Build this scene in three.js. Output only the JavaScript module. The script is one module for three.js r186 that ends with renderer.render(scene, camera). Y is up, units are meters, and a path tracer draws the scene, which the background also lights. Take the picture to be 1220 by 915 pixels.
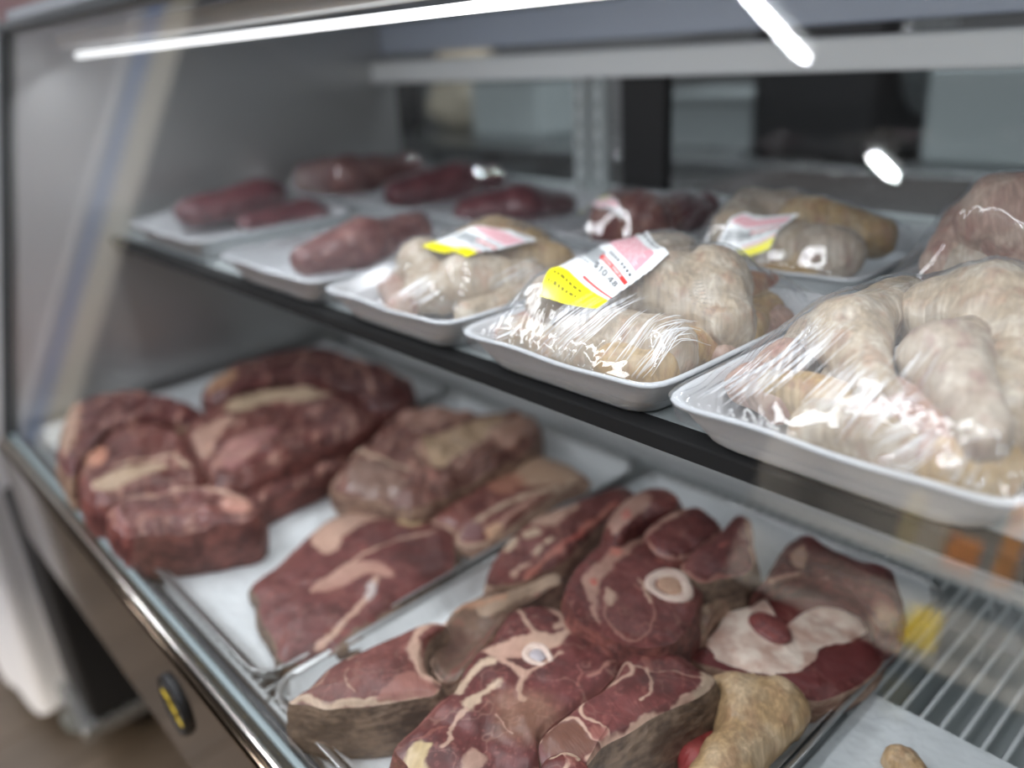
import * as THREE from 'three';
import { RoundedBoxGeometry } from 'three/addons/geometries/RoundedBoxGeometry.js';
import { mergeGeometries, mergeVertices } from 'three/addons/utils/BufferGeometryUtils.js';
import { MarchingCubes } from 'three/addons/objects/MarchingCubes.js';
import { ImprovedNoise } from 'three/addons/math/ImprovedNoise.js';
import { RectAreaLightUniformsLib } from 'three/addons/lights/RectAreaLightUniformsLib.js';

// ---------------------------------------------------------------- camera, lights, exposure
const scene = new THREE.Scene();
scene.background = new THREE.Color(0x000000);
RectAreaLightUniformsLib.init();
const renderer = new THREE.WebGLRenderer({ antialias: true });
renderer.toneMapping = THREE.LinearToneMapping;
renderer.toneMappingExposure = 0.62;
renderer.shadowMap.enabled = true;

const W = 1220, H = 915, EY = 1.2;                       // EY: height of the lens above the floor
// The lens is found from the two vanishing points of the counter: its length (x) and its depth (z).
const vanishX = [-334 - W / 2, H / 2 - 118], vanishZ = [1790 - W / 2, H / 2 + 20];
const focal = Math.sqrt(-(vanishX[0] * vanishZ[0] + vanishX[1] * vanishZ[1]));
const camX = new THREE.Vector3(vanishX[0], vanishX[1], -focal).normalize().negate();
const camZ = new THREE.Vector3(vanishZ[0], vanishZ[1], -focal).normalize().negate();
const camY = new THREE.Vector3().crossVectors(camZ, camX);
const worldFromCam = new THREE.Matrix4().makeBasis(camX, camY, camZ).transpose();
const camera = new THREE.PerspectiveCamera(2 * Math.atan(H / 2 / focal) * 180 / Math.PI, W / H, 0.02, 30);
camera.position.set(0, EY, 0);
camera.quaternion.setFromRotationMatrix(worldFromCam);
camera.focus = 0.54;
camera.userData.fStop = 2.0;
camera.updateMatrixWorld();

// point where the sight line through a place in the photograph meets the plane y = y0 + a (x - xc) + b (z - zc), y above the floor
function onPlane(px, py, y0, a = 0, b = 0, xc = 0, zc = 0) {
  const d = new THREE.Vector3(px - W / 2, H / 2 - py, -focal).applyMatrix4(worldFromCam);
  const s = (y0 - EY - a * xc - b * zc) / (d.y - a * d.x - b * d.z);
  return new THREE.Vector3(d.x * s, EY + d.y * s, d.z * s);
}

const rectLight = (name, x, y, z, w, h, intensity, color, tx, ty, tz) => {
  const l = new THREE.RectAreaLight(color, intensity, w, h);
  l.name = name; l.position.set(x, y, z); l.lookAt(tx, ty, tz); l.castShadow = true; scene.add(l); return l;
};

// ---------------------------------------------------------------- helpers
const perlin = new ImprovedNoise();
const N3 = (x, y, z) => perlin.noise(x, y, z);
const fbm = (x, y, z, n = 4) => { let s = 0, a = 0.5, f = 1; for (let i = 0; i < n; i++) { s += a * N3(x * f + 3.1 * i, y * f + 7.7 * i, z * f + 1.3 * i); a *= 0.5; f *= 2.03; } return s; };
let seed = 12345;
const rnd = () => { seed = (seed * 1664525 + 1013904223) >>> 0; return seed / 4294967296; };
const clamp = (x, a = 0, b = 1) => Math.min(b, Math.max(a, x));
const smooth = (a, b, x) => { const t = clamp((x - a) / (b - a)); return t * t * (3 - 2 * t); };
const lerp = (a, b, t) => a + (b - a) * t;
const used = new Map();
function numbered(name) { const n = used.get(name) || 0; used.set(name, n + 1); return n ? name + '_' + String(n).padStart(3, '0') : name; }
function shade(o) { o.castShadow = true; o.receiveShadow = true; return o; }
function thing(name, label, category, x = 0, y = 0, z = 0, group) {
  const o = new THREE.Group(); o.name = numbered(name); o.position.set(x, y, z);
  o.userData = { label, category }; if (group) o.userData.group = group;
  scene.add(o); return o;
}
function part(parent, name, geo, m, label) {
  const o = shade(new THREE.Mesh(geo, m)); o.name = name; if (label) o.userData.label = label; parent.add(o); return o;
}
function single(name, label, category, geo, m, x = 0, y = 0, z = 0, group) {
  const o = shade(new THREE.Mesh(geo, m)); o.name = numbered(name); o.position.set(x, y, z);
  o.userData = { label, category }; if (group) o.userData.group = group; scene.add(o); return o;
}
function struct(name, geo, m, x = 0, y = 0, z = 0, label) {
  const o = shade(new THREE.Mesh(geo, m)); o.name = name; o.position.set(x, y, z); o.userData = { kind: 'structure' };
  if (label) o.userData.label = label; scene.add(o); return o;
}
const box = (w, h, d, x = 0, y = 0, z = 0) => new THREE.BoxGeometry(w, h, d).translate(x, y, z);
const span = (x0, x1, y0, y1, z0, z1) => new THREE.BoxGeometry(x1 - x0, y1 - y0, Math.abs(z1 - z0)).translate((x0 + x1) / 2, (y0 + y1) / 2, (z0 + z1) / 2);
const rbox = (w, h, d, r, x = 0, y = 0, z = 0, seg = 3) => new RoundedBoxGeometry(w, h, d, seg, r).translate(x, y, z);
const cylX = (r, len, x, y, z, seg = 12) => new THREE.CylinderGeometry(r, r, len, seg).rotateZ(Math.PI / 2).translate(x, y, z);
const cylZ = (r, len, x, y, z, seg = 8) => new THREE.CylinderGeometry(r, r, len, seg).rotateX(Math.PI / 2).translate(x, y, z);
const lin = (r, g, b) => new THREE.Color().setRGB(r, g, b);
const mat = (o) => new THREE.MeshStandardMaterial(o);
const phys = (o) => new THREE.MeshPhysicalMaterial(o);
function dataTex(w, h, fill, srgb = false, repeat = true) {          // fill(u, v) -> [r, g, b] 0..1
  const a = new Uint8Array(w * h * 4);
  for (let j = 0; j < h; j++) for (let i = 0; i < w; i++) {
    const c = fill((i + 0.5) / w, (j + 0.5) / h, i, j), k = (j * w + i) * 4;
    a[k] = clamp(c[0]) * 255; a[k + 1] = clamp(c[1]) * 255; a[k + 2] = clamp(c[2]) * 255; a[k + 3] = 255;
  }
  const t = new THREE.DataTexture(a, w, h); t.magFilter = THREE.LinearFilter; t.minFilter = THREE.LinearFilter;
  t.wrapS = t.wrapT = repeat ? THREE.RepeatWrapping : THREE.ClampToEdgeWrapping;
  if (srgb) t.colorSpace = THREE.SRGBColorSpace; t.needsUpdate = true; return t;
}
const toS = (c) => { c = clamp(c); return c <= 0.0031308 ? 12.92 * c : 1.055 * Math.pow(c, 1 / 2.4) - 0.055; };
// noise that repeats without a seam, over a torus
const tile = (u, v, f, n = 4) => { const F = f * 6, g = (a, b) => fbm(a * F + 31, b * F + 17, f, n), A = (1 - u) * (1 - v), B = u * (1 - v), C = (1 - u) * v, D = u * v; return (g(u, v) * A + g(u - 1, v) * B + g(u, v - 1) * C + g(u - 1, v - 1) * D) / Math.sqrt(A * A + B * B + C * C + D * D); };

// ---------------------------------------------------------------- shared materials
const grainTex = dataTex(256, 256, (u, v) => { const g = 0.5 + 0.9 * tile(u, v, 3, 5); return [g, g, g]; });
const roughTex = dataTex(256, 256, (u, v) => { const g = 0.62 + 0.5 * tile(u, v, 2, 5); return [g, g, g]; });
const M = {
  steel: mat({ color: lin(0.42, 0.43, 0.43), metalness: 0.85, roughness: 0.42, roughnessMap: roughTex }),
  brushed: mat({ color: lin(0.50, 0.505, 0.50), metalness: 0.7, roughness: 0.32 }),
  chrome: mat({ color: lin(0.78, 0.73, 0.68), metalness: 1, roughness: 0.12 }),
  mirrorbrown: mat({ color: lin(0.16, 0.12, 0.085), metalness: 1, roughness: 0.09 }),  // polished steel, the brown of its floor reflection put into the colour
  darkgrey: mat({ color: lin(0.06, 0.065, 0.068), roughness: 0.5 }),
  black: mat({ color: lin(0.009, 0.009, 0.010), roughness: 0.6 }),
  lip: mat({ color: lin(0.006, 0.006, 0.006), roughness: 0.9 }),
  midgrey: mat({ color: lin(0.24, 0.26, 0.26), roughness: 0.5 }),
  lightgrey: mat({ color: lin(0.42, 0.46, 0.46), roughness: 0.45 }),
  white: mat({ color: lin(0.78, 0.80, 0.80), roughness: 0.5 }),
  aqua: mat({ color: lin(0.26, 0.32, 0.33), roughness: 0.35 }),
  wire: mat({ color: lin(0.66, 0.70, 0.70), roughness: 0.4 }),
  glass: phys({ color: 0xffffff, transmission: 1, thickness: 0, roughness: 0.0, ior: 1.85 }),
  doorglass: phys({ color: lin(0.62, 0.66, 0.66), transmission: 1, thickness: 0, roughness: 0.02, ior: 1.5 }),
  caseTube: mat({ color: 0xffffff, emissive: lin(0.95, 0.98, 1), emissiveIntensity: 2.4, roughness: 0.5 }),
  tube: mat({ color: 0xffffff, emissive: lin(0.95, 0.98, 1), emissiveIntensity: 7, roughness: 0.5 }),
  foam: mat({ color: lin(0.66, 0.67, 0.68), roughness: 0.55, bumpMap: grainTex, bumpScale: 0.0004 }),
};

// ---------------------------------------------------------------- the setting: shop floor, walls, ceiling
const X0 = -6.2, X1 = 2.6, ZB = -3.4, ZF = 4.6, CEIL = 2.65;
{
  const under = struct('floor', span(X0, X1, -0.12, -0.008, ZB, ZF), mat({ color: lin(0.07, 0.05, 0.035), roughness: 0.6 }), 0, 0, 0, 'brown wood-look plank floor of the shop');
  const pw = 0.16, pl = 1.1;
  const tones = [];
  for (let k = 0; k < 4; k++) {
    const t = dataTex(64, 256, (u, v) => { const g = 0.5 + 0.5 * fbm(u * 9 + k * 5, v * 2.2 + k * 3, k, 4) + 0.12 * N3(u * 40, v * 3, k); const b = lerp(0.048, 0.10, clamp(g)) * (0.9 + 0.07 * k); return [toS(b * 1.08), toS(b * 0.80), toS(b * 0.58)]; }, true);
    tones.push(mat({ map: t, roughness: 0.42 }));
  }
  const g = rbox(pw - 0.003, 0.01, pl - 0.003, 0.002, 0, 0, 0, 1);
  for (let i = 0; i < 16; i++) for (let j = 0; j < 4; j++) {
    const p = part(under, 'plank', g, tones[Math.floor(rnd() * 4)]);
    p.position.set(-3.3 + i * pw, -0.003, -1.5 + j * pl + (i % 3) * 0.34);
  }
}
const wallPaint = mat({ color: lin(0.34, 0.33, 0.31), roughness: 0.85 });
struct('ceiling', span(X0, X1, CEIL, CEIL + 0.1, ZB, ZF), mat({ color: lin(0.34, 0.34, 0.36), roughness: 0.9 }), 0, 0, 0, 'plain ceiling of the shop');
struct('wall_back', span(X0, X1, 0, CEIL, ZB - 0.12, ZB), mat({ color: lin(0.30, 0.31, 0.31), roughness: 0.7 }), 0, 0, 0, 'grey wall behind the serving side');
struct('wall_front', span(X0, X1, 0, CEIL, ZF, ZF + 0.12), mat({ color: lin(0.05, 0.05, 0.055), roughness: 0.85 }), 0, 0, 0, 'dark wall across the shop');
struct('wall_left', span(X0 - 0.12, X0, 0, CEIL, ZB, ZF), mat({ color: lin(0.10, 0.10, 0.10), roughness: 0.85 }), 0, 0, 0, 'wall at the far end of the shop');
struct('wall_right', span(X1, X1 + 0.12, 0, CEIL, ZB, ZF), wallPaint, 0, 0, 0, 'wall at the near end of the shop');

// ceiling lamps: long tubes above the customers, one above the serving side
function ceilingTube(x, z0, z1, intensity, label, r = 0.02) {
  const t = thing('tube_lamp', label, 'ceiling lamp', x, CEIL, (z0 + z1) / 2);
  part(t, 'housing', rbox(0.09, 0.04, z1 - z0 + 0.06, 0.008, 0, -0.02, 0), M.white);
  part(t, 'tube', cylZ(r, z1 - z0, 0, -0.062, 0, 16), M.tube);
  rectLight('ceiling_tube_light', x, CEIL - 0.062 - r - 0.004, (z0 + z1) / 2, r * 2, z1 - z0, intensity, 0xf4f8ff, x, 0, (z0 + z1) / 2);
}
ceilingTube(-1.88, 0.75, 2.45, 225, 'long fluorescent ceiling tube over the customer aisle');
ceilingTube(-1.98, 3.52, 3.82, 420, 'short fluorescent ceiling tube by the far wall');
ceilingTube(-0.75, 0.35, 2.1, 190, 'added unseen ceiling tube above the customer aisle for glints on the film');  // unseen tube added to give the film more highlights
ceilingTube(0.6, 0.2, 1.9, 130, 'fluorescent ceiling tube over the near end of the counter');
ceilingTube(-0.9, -2.6, -1.4, 420, 'added unseen ceiling tube brightening the serving side');  // unseen lamp added to brighten the background behind the doors
ceilingTube(-0.6, 2.9, 4.2, 260, 'added unseen ceiling tube over the snack rack side, lighting the deck rear');  // unseen far tube added to send light deep onto the deck
ceilingTube(-2.3, 0.1, 1.0, 430, 'added unseen ceiling tube brightening the covered unit');  // unseen tube added to brighten the white sheet
ceilingTube(-3.6, -0.4, 0.9, 300, 'fluorescent ceiling tube past the covered unit');

// ---------------------------------------------------------------- the refrigerated case
const SHELF = EY - 0.236, RIM = EY - 0.205, DECK = EY - 0.518;       // shelf top, foam tray rims, top of the wire racks
const CX0 = -1.37, CX1 = 0.75, ZR = -0.95;
const glassB = [EY - 0.497, -0.1745], glassT = [EY + 0.060, -0.3165];  // [y, z]
const kase = thing('display_case', 'refrigerated meat display case with slanted glass front', 'display case', (CX0 + CX1) / 2, 0, -0.5);
const kx = -(CX0 + CX1) / 2, kz = 0.5;
const kp = (name, geo, m, label, parent = kase) => part(parent, name, geo.translate(parent === kase ? kx : 0, 0, parent === kase ? kz : 0), m, label);
{
  const L = CX1 - CX0;
  // lower body
  kp('base_body', span(CX0 + 0.02, CX1 - 0.02, 0.16, EY - 0.60, -0.33, ZR + 0.02), M.black);
  kp('plinth', span(CX0 + 0.06, CX1 - 0.06, 0.0, 0.16, -0.40, ZR + 0.08), M.black);
  kp('bumper_panel', rbox(L, 0.165, 0.014, 0.004, (CX0 + CX1) / 2, EY - 0.585, -0.159), M.mirrorbrown, 'mirror-polished steel front panel, brown of the mirrored floor in its colour');
  kp('bumper_edge', cylX(0.0042, L, (CX0 + CX1) / 2, EY - 0.502, -0.1620), M.chrome, 'bright rounded metal edge');
  const speck = dataTex(512, 64, (u, v, i, j) => { const n = fbm(i * 0.31, j * 0.31, 2, 3), s = n > 0.27 ? 1 : 0; const b = 0.035 + 0.03 * fbm(i * 0.05, j * 0.1, 5); return [toS(b + 0.35 * s), toS(b * 0.85 + 0.25 * s), toS(b * 0.6 + 0.06 * s)]; }, true);
  speck.repeat.set(4, 1);
  kp('glass_channel', span(CX0, CX1, EY - 0.52, EY - 0.500, -0.165, -0.1715), mat({ map: speck, roughness: 0.4, metalness: 0.3 }), 'dark speckled glass channel');
  kp('glass_seat', rbox(L, 0.02, 0.006, 0.002, (CX0 + CX1) / 2, EY - 0.506, -0.1745), M.aqua, 'pale aqua polished glass edge');
  kp('inner_ledge', span(CX0, CX1, EY - 0.56, EY - 0.512, -0.1775, -0.191), M.darkgrey);
  // well
  kp('well_floor', span(CX0, CX1, EY - 0.60, EY - 0.58, -0.16, ZR), M.lightgrey);
  const duct = new THREE.Shape(); [[0.772, EY - 0.58], [0.772, EY - 0.505], [0.778, EY - 0.498], [0.812, EY - 0.455], [0.82, EY - 0.45], [0.93, EY - 0.45], [0.93, EY - 0.58]].forEach(([a, b], k) => k ? duct.lineTo(a, b) : duct.moveTo(a, b));
  kp('rear_duct', new THREE.ExtrudeGeometry(duct, { depth: L - 0.004, bevelEnabled: false }).rotateY(Math.PI / 2).translate(CX0 + 0.002, 0, 0), M.white, 'pale sloped cold-air ledge behind the pans');
  kp('rear_apron', span(CX0, CX1, EY - 0.58, EY - 0.20, ZR + 0.004, ZR + 0.024), M.lightgrey);
  // end panels follow the slant of the glass
  const sh = new THREE.Shape();
  [[-0.155, EY - 0.60], [-0.165, EY - 0.50], [-0.1745, EY - 0.497], [-0.3165, EY + 0.062], [ZR, EY + 0.062], [ZR, EY - 0.60]].forEach(([z, y], i) => i ? sh.lineTo(-z, y) : sh.moveTo(-z, y));
  const endG = new THREE.ExtrudeGeometry(sh, { depth: 0.018, bevelEnabled: false }).rotateY(Math.PI / 2);    // shape x -> -z ; depth -> +x
  kp('end_panel', endG.clone().translate(CX0 - 0.018, 0, 0), M.brushed, 'brushed grey metal end panel');
  kp('end_panel', endG.clone().translate(CX1, 0, 0), M.brushed);
  // front glass and its frame
  const up = Math.hypot(glassT[0] - glassB[0], glassT[1] - glassB[1]), lean = Math.atan2(glassT[1] - glassB[1], glassT[0] - glassB[0]);
  const gl = new THREE.PlaneGeometry(L - 0.02, up).rotateX(lean).translate((CX0 + CX1) / 2, (glassB[0] + glassT[0]) / 2, (glassB[1] + glassT[1]) / 2);
  kp('front_glass', gl, M.glass, 'slanted clear front pane');
  kp('side_frame', rbox(0.012, up + 0.02, 0.014, 0.003).rotateX(lean).translate(CX0 + 0.004, (glassB[0] + glassT[0]) / 2, (glassB[1] + glassT[1]) / 2 + 0.004), M.darkgrey, 'dark frame along the end of the pane');
  kp('top_rail', rbox(L + 0.03, 0.014, 0.02, 0.004, (CX0 + CX1) / 2, EY + 0.066, -0.318), M.darkgrey, 'dark rail along the top of the pane');
  // canopy, lamp
  kp('canopy', span(CX0 - 0.018, CX1 + 0.018, EY + 0.063, EY + 0.088, -0.326, ZR - 0.03), mat({ color: lin(0.30, 0.31, 0.33), roughness: 0.45 }));
  const lampY = EY + 0.0255, lampZ = -0.375;
  const lh = kp('lamp_housing', rbox(2.04, 0.018, 0.045, 0.004, -0.29, EY + 0.0445, lampZ - 0.006), M.white);
  part(lh, 'lamp_tube', cylX(0.004, 1.98, -0.29 + kx, lampY, lampZ + kz, 16), M.caseTube, 'glowing white case lamp tube');
  rectLight('case_lamp_light', -0.29, lampY - 0.007, lampZ, 1.96, 0.03, 36, 0xf6faff, -0.29, lampY - 1, lampZ - 0.48);
  // shelf
  kp('shelf_plate', span(CX0 + 0.002, CX1 - 0.002, SHELF - 0.010, SHELF, -0.402, -0.925), M.lightgrey, 'pale metal shelf');
  kp('shelf_front_edge', rbox(L - 0.004, 0.013, 0.020, 0.002, (CX0 + CX1) / 2, SHELF - 0.0066, -0.393), M.lip, 'black front edge of the shelf');
  const sl = kp('added_shelf_lamp', rbox(1.98, 0.008, 0.026, 0.003, -0.29, SHELF - 0.0145, -0.62), M.white, 'slim unseen lamp added under the shelf to brighten the deck');  // unseen lamp, added so the rear of the deck is brighter
  part(sl, 'added_lamp_strip', rbox(1.94, 0.003, 0.016, 0.001, -0.29 + kx, SHELF - 0.0195, -0.62 + kz), M.caseTube);
  rectLight('added_shelf_lamp_light', -0.29, SHELF - 0.0225, -0.62, 1.94, 0.016, 6, 0xf6faff, -0.29, 0, -0.62);
  // rear doors
  kp('rear_header', rbox(L, 0.052, 0.03, 0.004, (CX0 + CX1) / 2, EY + 0.028, ZR + 0.01), mat({ color: lin(0.42, 0.47, 0.56), roughness: 0.4 }), 'blue-grey header over the rear doors');
  kp('rear_header_lip', rbox(L, 0.036, 0.046, 0.006, (CX0 + CX1) / 2, EY - 0.028, ZR + 0.030), M.white, 'white door track');
  kp('rear_sill', rbox(L, 0.02, 0.04, 0.004, (CX0 + CX1) / 2, SHELF - 0.005, ZR + 0.01), M.lightgrey);
  for (const [a, b] of [[CX0, -0.90], [-0.80, -0.20], [-0.10, CX1]]) {
    const d = kp('rear_door', new THREE.PlaneGeometry(b - a, 0.19).translate((a + b) / 2, EY - 0.122, ZR), M.doorglass, 'tinted rear sliding pane');
  }
  for (const xx of [-0.868, -0.832, -0.17]) {
    const p = kp('shelf_upright', rbox(0.026, 0.20, 0.014, 0.002, xx, EY - 0.128, ZR + 0.022), M.lightgrey, 'slotted metal shelf upright');
    for (let k = 0; k < 6; k++) part(p, 'slot', rbox(0.004, 0.010, 0.003, 0.001, xx + kx, EY - 0.055 - k * 0.028, ZR + kz + 0.0288, 1), M.black);
  }
  kp('door_stile', span(-0.806, -0.730, EY - 0.225, EY - 0.028, ZR - 0.012, ZR + 0.006), M.black, 'black door stile');
  // round dial on the front panel
  const dial = kp('dial', new THREE.CylinderGeometry(0.031, 0.033, 0.004, 40).rotateX(Math.PI / 2).translate(-0.70, EY - 0.570, -0.150), M.black, 'round black dial with a yellow mark');
  const dx = -0.70 + kx, dy = EY - 0.570, dz = -0.148 + kz;
  part(dial, 'dial_rim', new THREE.TorusGeometry(0.0305, 0.0012, 8, 40).translate(dx, dy, dz), M.black);
  const yel = mat({ color: lin(0.75, 0.52, 0.02), roughness: 0.5 });
  const bolt = new THREE.Shape(); [[-0.021, 0.013], [-0.006, 0.009], [-0.004, 0.004], [0.008, 0.001], [0.010, -0.004], [0.021, -0.006], [0.020, -0.009], [0.008, -0.007], [0.006, -0.002], [-0.007, 0.001], [-0.009, 0.006], [-0.022, 0.010]].forEach(([a, b], i) => i ? bolt.lineTo(a, b) : bolt.moveTo(a, b));
  part(dial, 'dial_mark', new THREE.ExtrudeGeometry(bolt, { depth: 0.0015, bevelEnabled: false }).translate(dx, dy - 0.004, dz), yel, 'yellow zigzag mark');
  const tick = mat({ color: lin(0.10, 0.10, 0.11), roughness: 0.4 });
  for (let k = 0; k < 12; k++) { const a = k * Math.PI / 6; part(dial, 'tick', box(0.0025, 0.006, 0.0012).rotateZ(-a).translate(dx + Math.sin(a) * 0.022, dy + Math.cos(a) * 0.022, dz), tick); }
}

// ---------------------------------------------------------------- wire racks on the deck
{
  const rackZ0 = -0.20, rackZ1 = -0.764, wr = 0.0021;
  const wireG = cylZ(wr, rackZ0 - rackZ1, 0, 0, (rackZ0 + rackZ1) / 2);
  const where = ['behind the farthest pan', 'behind the middle pan', 'behind the nearest full pan', 'left bare beside the nearest full pan'];
  [[-1.35, -0.965], [-0.96, -0.585], [-0.58, -0.215], [-0.205, 0.19]].forEach(([a, b], i) => {
    const t = thing('wire_rack', 'pale coated wire rack ' + where[i], 'wire rack', (a + b) / 2, DECK, 0, 'wire racks on the deck');
    const n = Math.floor((b - a) / 0.0152);
    for (let k = 0; k <= n; k++) { const w = part(t, 'wire', wireG, M.wire); w.position.x = a - (a + b) / 2 + k * 0.0152 + 0.003; }
    for (const z of [rackZ0, rackZ1, -0.535]) part(t, 'cross_bar', cylX(0.003, b - a, 0, -0.004, z, 8), M.wire);
    for (const s of [-1, 1]) for (const z of [rackZ0 - 0.02, rackZ1 + 0.02]) part(t, 'foot', new THREE.CylinderGeometry(0.003, 0.003, 0.062, 8).translate(s * ((b - a) / 2 - 0.02), -0.031, z), M.wire);
  });
}

// ---------------------------------------------------------------- steel pans and their paper
const PANF = DECK + 0.0035;                                  // underside of the pans, on the wires
const PAPER = PANF + 0.0045;                                 // top of the paper that lines them
function roundedRect(w, d, r, seg = 6) {
  const pts = [];
  for (const [sx, sz, a0] of [[1, 1, 0], [-1, 1, 90], [-1, -1, 180], [1, -1, 270]])
    for (let k = 0; k <= seg; k++) { const a = (a0 + 90 * k / seg) * Math.PI / 180; pts.push([sx * (w / 2 - r) + r * Math.cos(a), sz * (d / 2 - r) + r * Math.sin(a)]); }
  return pts;
}
function loft(rings, capStart = true, capEnd = true) {       // rings of equal count of [x, y, z]
  const n = rings[0].length, pos = [], idx = [], uv = [];
  rings.forEach((r, j) => r.forEach((p, i) => { pos.push(...p); uv.push(p[0] * 8, p[2] * 8 + p[1] * 8); }));
  for (let j = 0; j + 1 < rings.length; j++) for (let i = 0; i < n; i++) { const a = j * n + i, b = j * n + (i + 1) % n, c = a + n, d = b + n; idx.push(a, c, b, b, c, d); }
  const cap = (j, flip) => { const m = [0, 1, 2].map((k) => rings[j].reduce((s, p) => s + p[k], 0) / n), c = pos.length / 3; pos.push(...m); uv.push(m[0] * 8, m[2] * 8); for (let i = 0; i < n; i++) { const a = j * n + i, b = j * n + (i + 1) % n; flip ? idx.push(a, b, c) : idx.push(b, a, c); } };
  if (capStart) cap(0, true); if (capEnd) cap(rings.length - 1, false);
  const g = new THREE.BufferGeometry(); g.setAttribute('position', new THREE.Float32BufferAttribute(pos, 3)); g.setAttribute('uv', new THREE.Float32BufferAttribute(uv, 2)); g.setIndex(idx); g.computeVertexNormals(); return g;
}
function panGeo(w, d, h) {
  const prof = [[0.022, 0], [0.014, 0.001], [0.009, 0.005], [0.005, h - 0.003], [0.001, h - 0.001], [0, h + 0.0008], [0.001, h + 0.0016], [0.004, h + 0.0008], [0.0065, h - 0.002], [0.0105, 0.006], [0.0155, 0.0022], [0.023, 0.0014]];
  return loft(prof.map(([i, y]) => roundedRect(w - 2 * i, d - 2 * i, Math.max(0.006, 0.03 - i)).map(([x, z]) => [x, y, z])));
}
const panSteel = mat({ color: lin(0.50, 0.52, 0.52), metalness: 0.8, roughness: 0.3 });
const paperTex = dataTex(256, 256, (u, v) => { const g = 0.5 + 0.9 * tile(u, v, 1.3, 3) + 0.2 * Math.abs(tile(u, v, 4, 2)); return [g, g, g]; });
const paper = mat({ color: lin(0.70, 0.74, 0.75), roughness: 0.6, bumpMap: paperTex, bumpScale: 0.003 });
const PZ0 = -0.1925, PZ1 = -0.715;
const pans = [[-1.345, -0.962], [-0.954, -0.578], [-0.570, -0.208]];
pans.forEach(([a, b], i) => {
  const where = ['farthest along the case', 'between the two other pans', 'beside the bare wire rack'][i];
  const t = thing('meat_pan', 'shallow stainless steel pan ' + where, 'pan', (a + b) / 2, PANF, (PZ0 + PZ1) / 2, 'steel pans on the deck');
  part(t, 'pan_body', panGeo(b - a, PZ0 - PZ1, 0.021), panSteel);
  // a sheet of paper that lines the floor of the pan and climbs its walls a little
  const w = b - a - 0.016, d = PZ0 - PZ1 - 0.016, nx = 40, nz = 50, g = new THREE.PlaneGeometry(w, d, nx, nz).rotateX(-Math.PI / 2), p = g.attributes.position;
  for (let k = 0; k < p.count; k++) {
    const x = p.getX(k), z = p.getZ(k), e = Math.max(Math.abs(x) - w / 2 + 0.011, Math.abs(z) - d / 2 + 0.011, 0);
    p.setY(k, 0.0018 + 0.0014 * (0.5 + fbm(x * 18 + i * 7, z * 18, 3, 3)) + e * 1.5);
  }
  g.computeVertexNormals();
  const uv = g.attributes.uv; for (let k = 0; k < uv.count; k++) uv.setXY(k, p.getX(k) * 5, p.getZ(k) * 5);
  single('paper_liner', 'white paper lining the steel pan ' + where, 'paper', g, paper, (a + b) / 2, PANF + 0.0012, (PZ0 + PZ1) / 2, 'paper liners in the pans');
});
{ // white sheet over the front of the bare rack
  const w = 0.36, d = 0.335, g = new THREE.PlaneGeometry(w, d, 40, 40).rotateX(-Math.PI / 2), p = g.attributes.position, uv = g.attributes.uv;
  for (let k = 0; k < p.count; k++) { const x = p.getX(k), z = p.getZ(k); p.setY(k, 0.003 + 0.0022 * (0.5 + fbm(x * 9 + 4, z * 9, 8, 3))); uv.setXY(k, x * 5, z * 5); }
  g.computeVertexNormals();
  single('paper_sheet', 'plain white paper sheet lying over the bare wire rack', 'paper', g, paper, -0.030, DECK + 0.0025, -0.388);
}

// ---------------------------------------------------------------- meat
const G1 = 'cuts in the farthest pan', G2 = 'cuts in the middle pan', G3 = 'cuts in the nearest full pan';
const RED = [0.140, 0.031, 0.028], DRK = [0.075, 0.019, 0.018], PNK = [0.28, 0.10, 0.082], FAT = [0.52, 0.32, 0.245], CRM = [0.58, 0.43, 0.31], GRY = [0.20, 0.145, 0.105], YEL = [0.58, 0.44, 0.22], BON = [0.62, 0.50, 0.42], ORG = [0.45, 0.20, 0.11];
const mix3 = (a, b, t) => [lerp(a[0], b[0], t), lerp(a[1], b[1], t), lerp(a[2], b[2], t)];
function smoothLine(pts, closed, n) {
  const c = new THREE.CatmullRomCurve3(pts.map(([x, y]) => new THREE.Vector3(x, y, 0)), closed, 'centripetal');
  const out = c.getSpacedPoints(n).map((p) => [p.x, p.y]); if (closed) out.pop(); return out;
}
function segDist(x, y, L, closed) {                          // distance to a polyline and where along it (0..1)
  let best = 1e9, at = 0; const n = L.length, m = closed ? n : n - 1;
  for (let i = 0; i < m; i++) {
    const a = L[i], b = L[(i + 1) % n], dx = b[0] - a[0], dy = b[1] - a[1], t = clamp(((x - a[0]) * dx + (y - a[1]) * dy) / (dx * dx + dy * dy + 1e-12)), ex = x - a[0] - dx * t, ey = y - a[1] - dy * t, q = ex * ex + ey * ey;
    if (q < best) { best = q; at = (i + t) / m; }
  }
  return [Math.sqrt(best), at];
}
function inside(x, y, L) { let c = false; for (let i = 0, j = L.length - 1; i < L.length; j = i++) { const a = L[i], b = L[j]; if ((a[1] > y) !== (b[1] > y) && x < (b[0] - a[0]) * (y - a[1]) / (b[1] - a[1]) + a[0]) c = !c; } return c; }
const sideTex = (c0, c1, s) => dataTex(256, 128, (u, v) => {
  const t = clamp(0.5 + 0.75 * tile(u, v, 0.7, 5) + 0.6 * tile(u, v, 3.4, 3)); const c = mix3(c0, c1, smooth(0.2, 0.85, t)); return c.map(toS);
}, true);
const sideMats = {};
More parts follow.
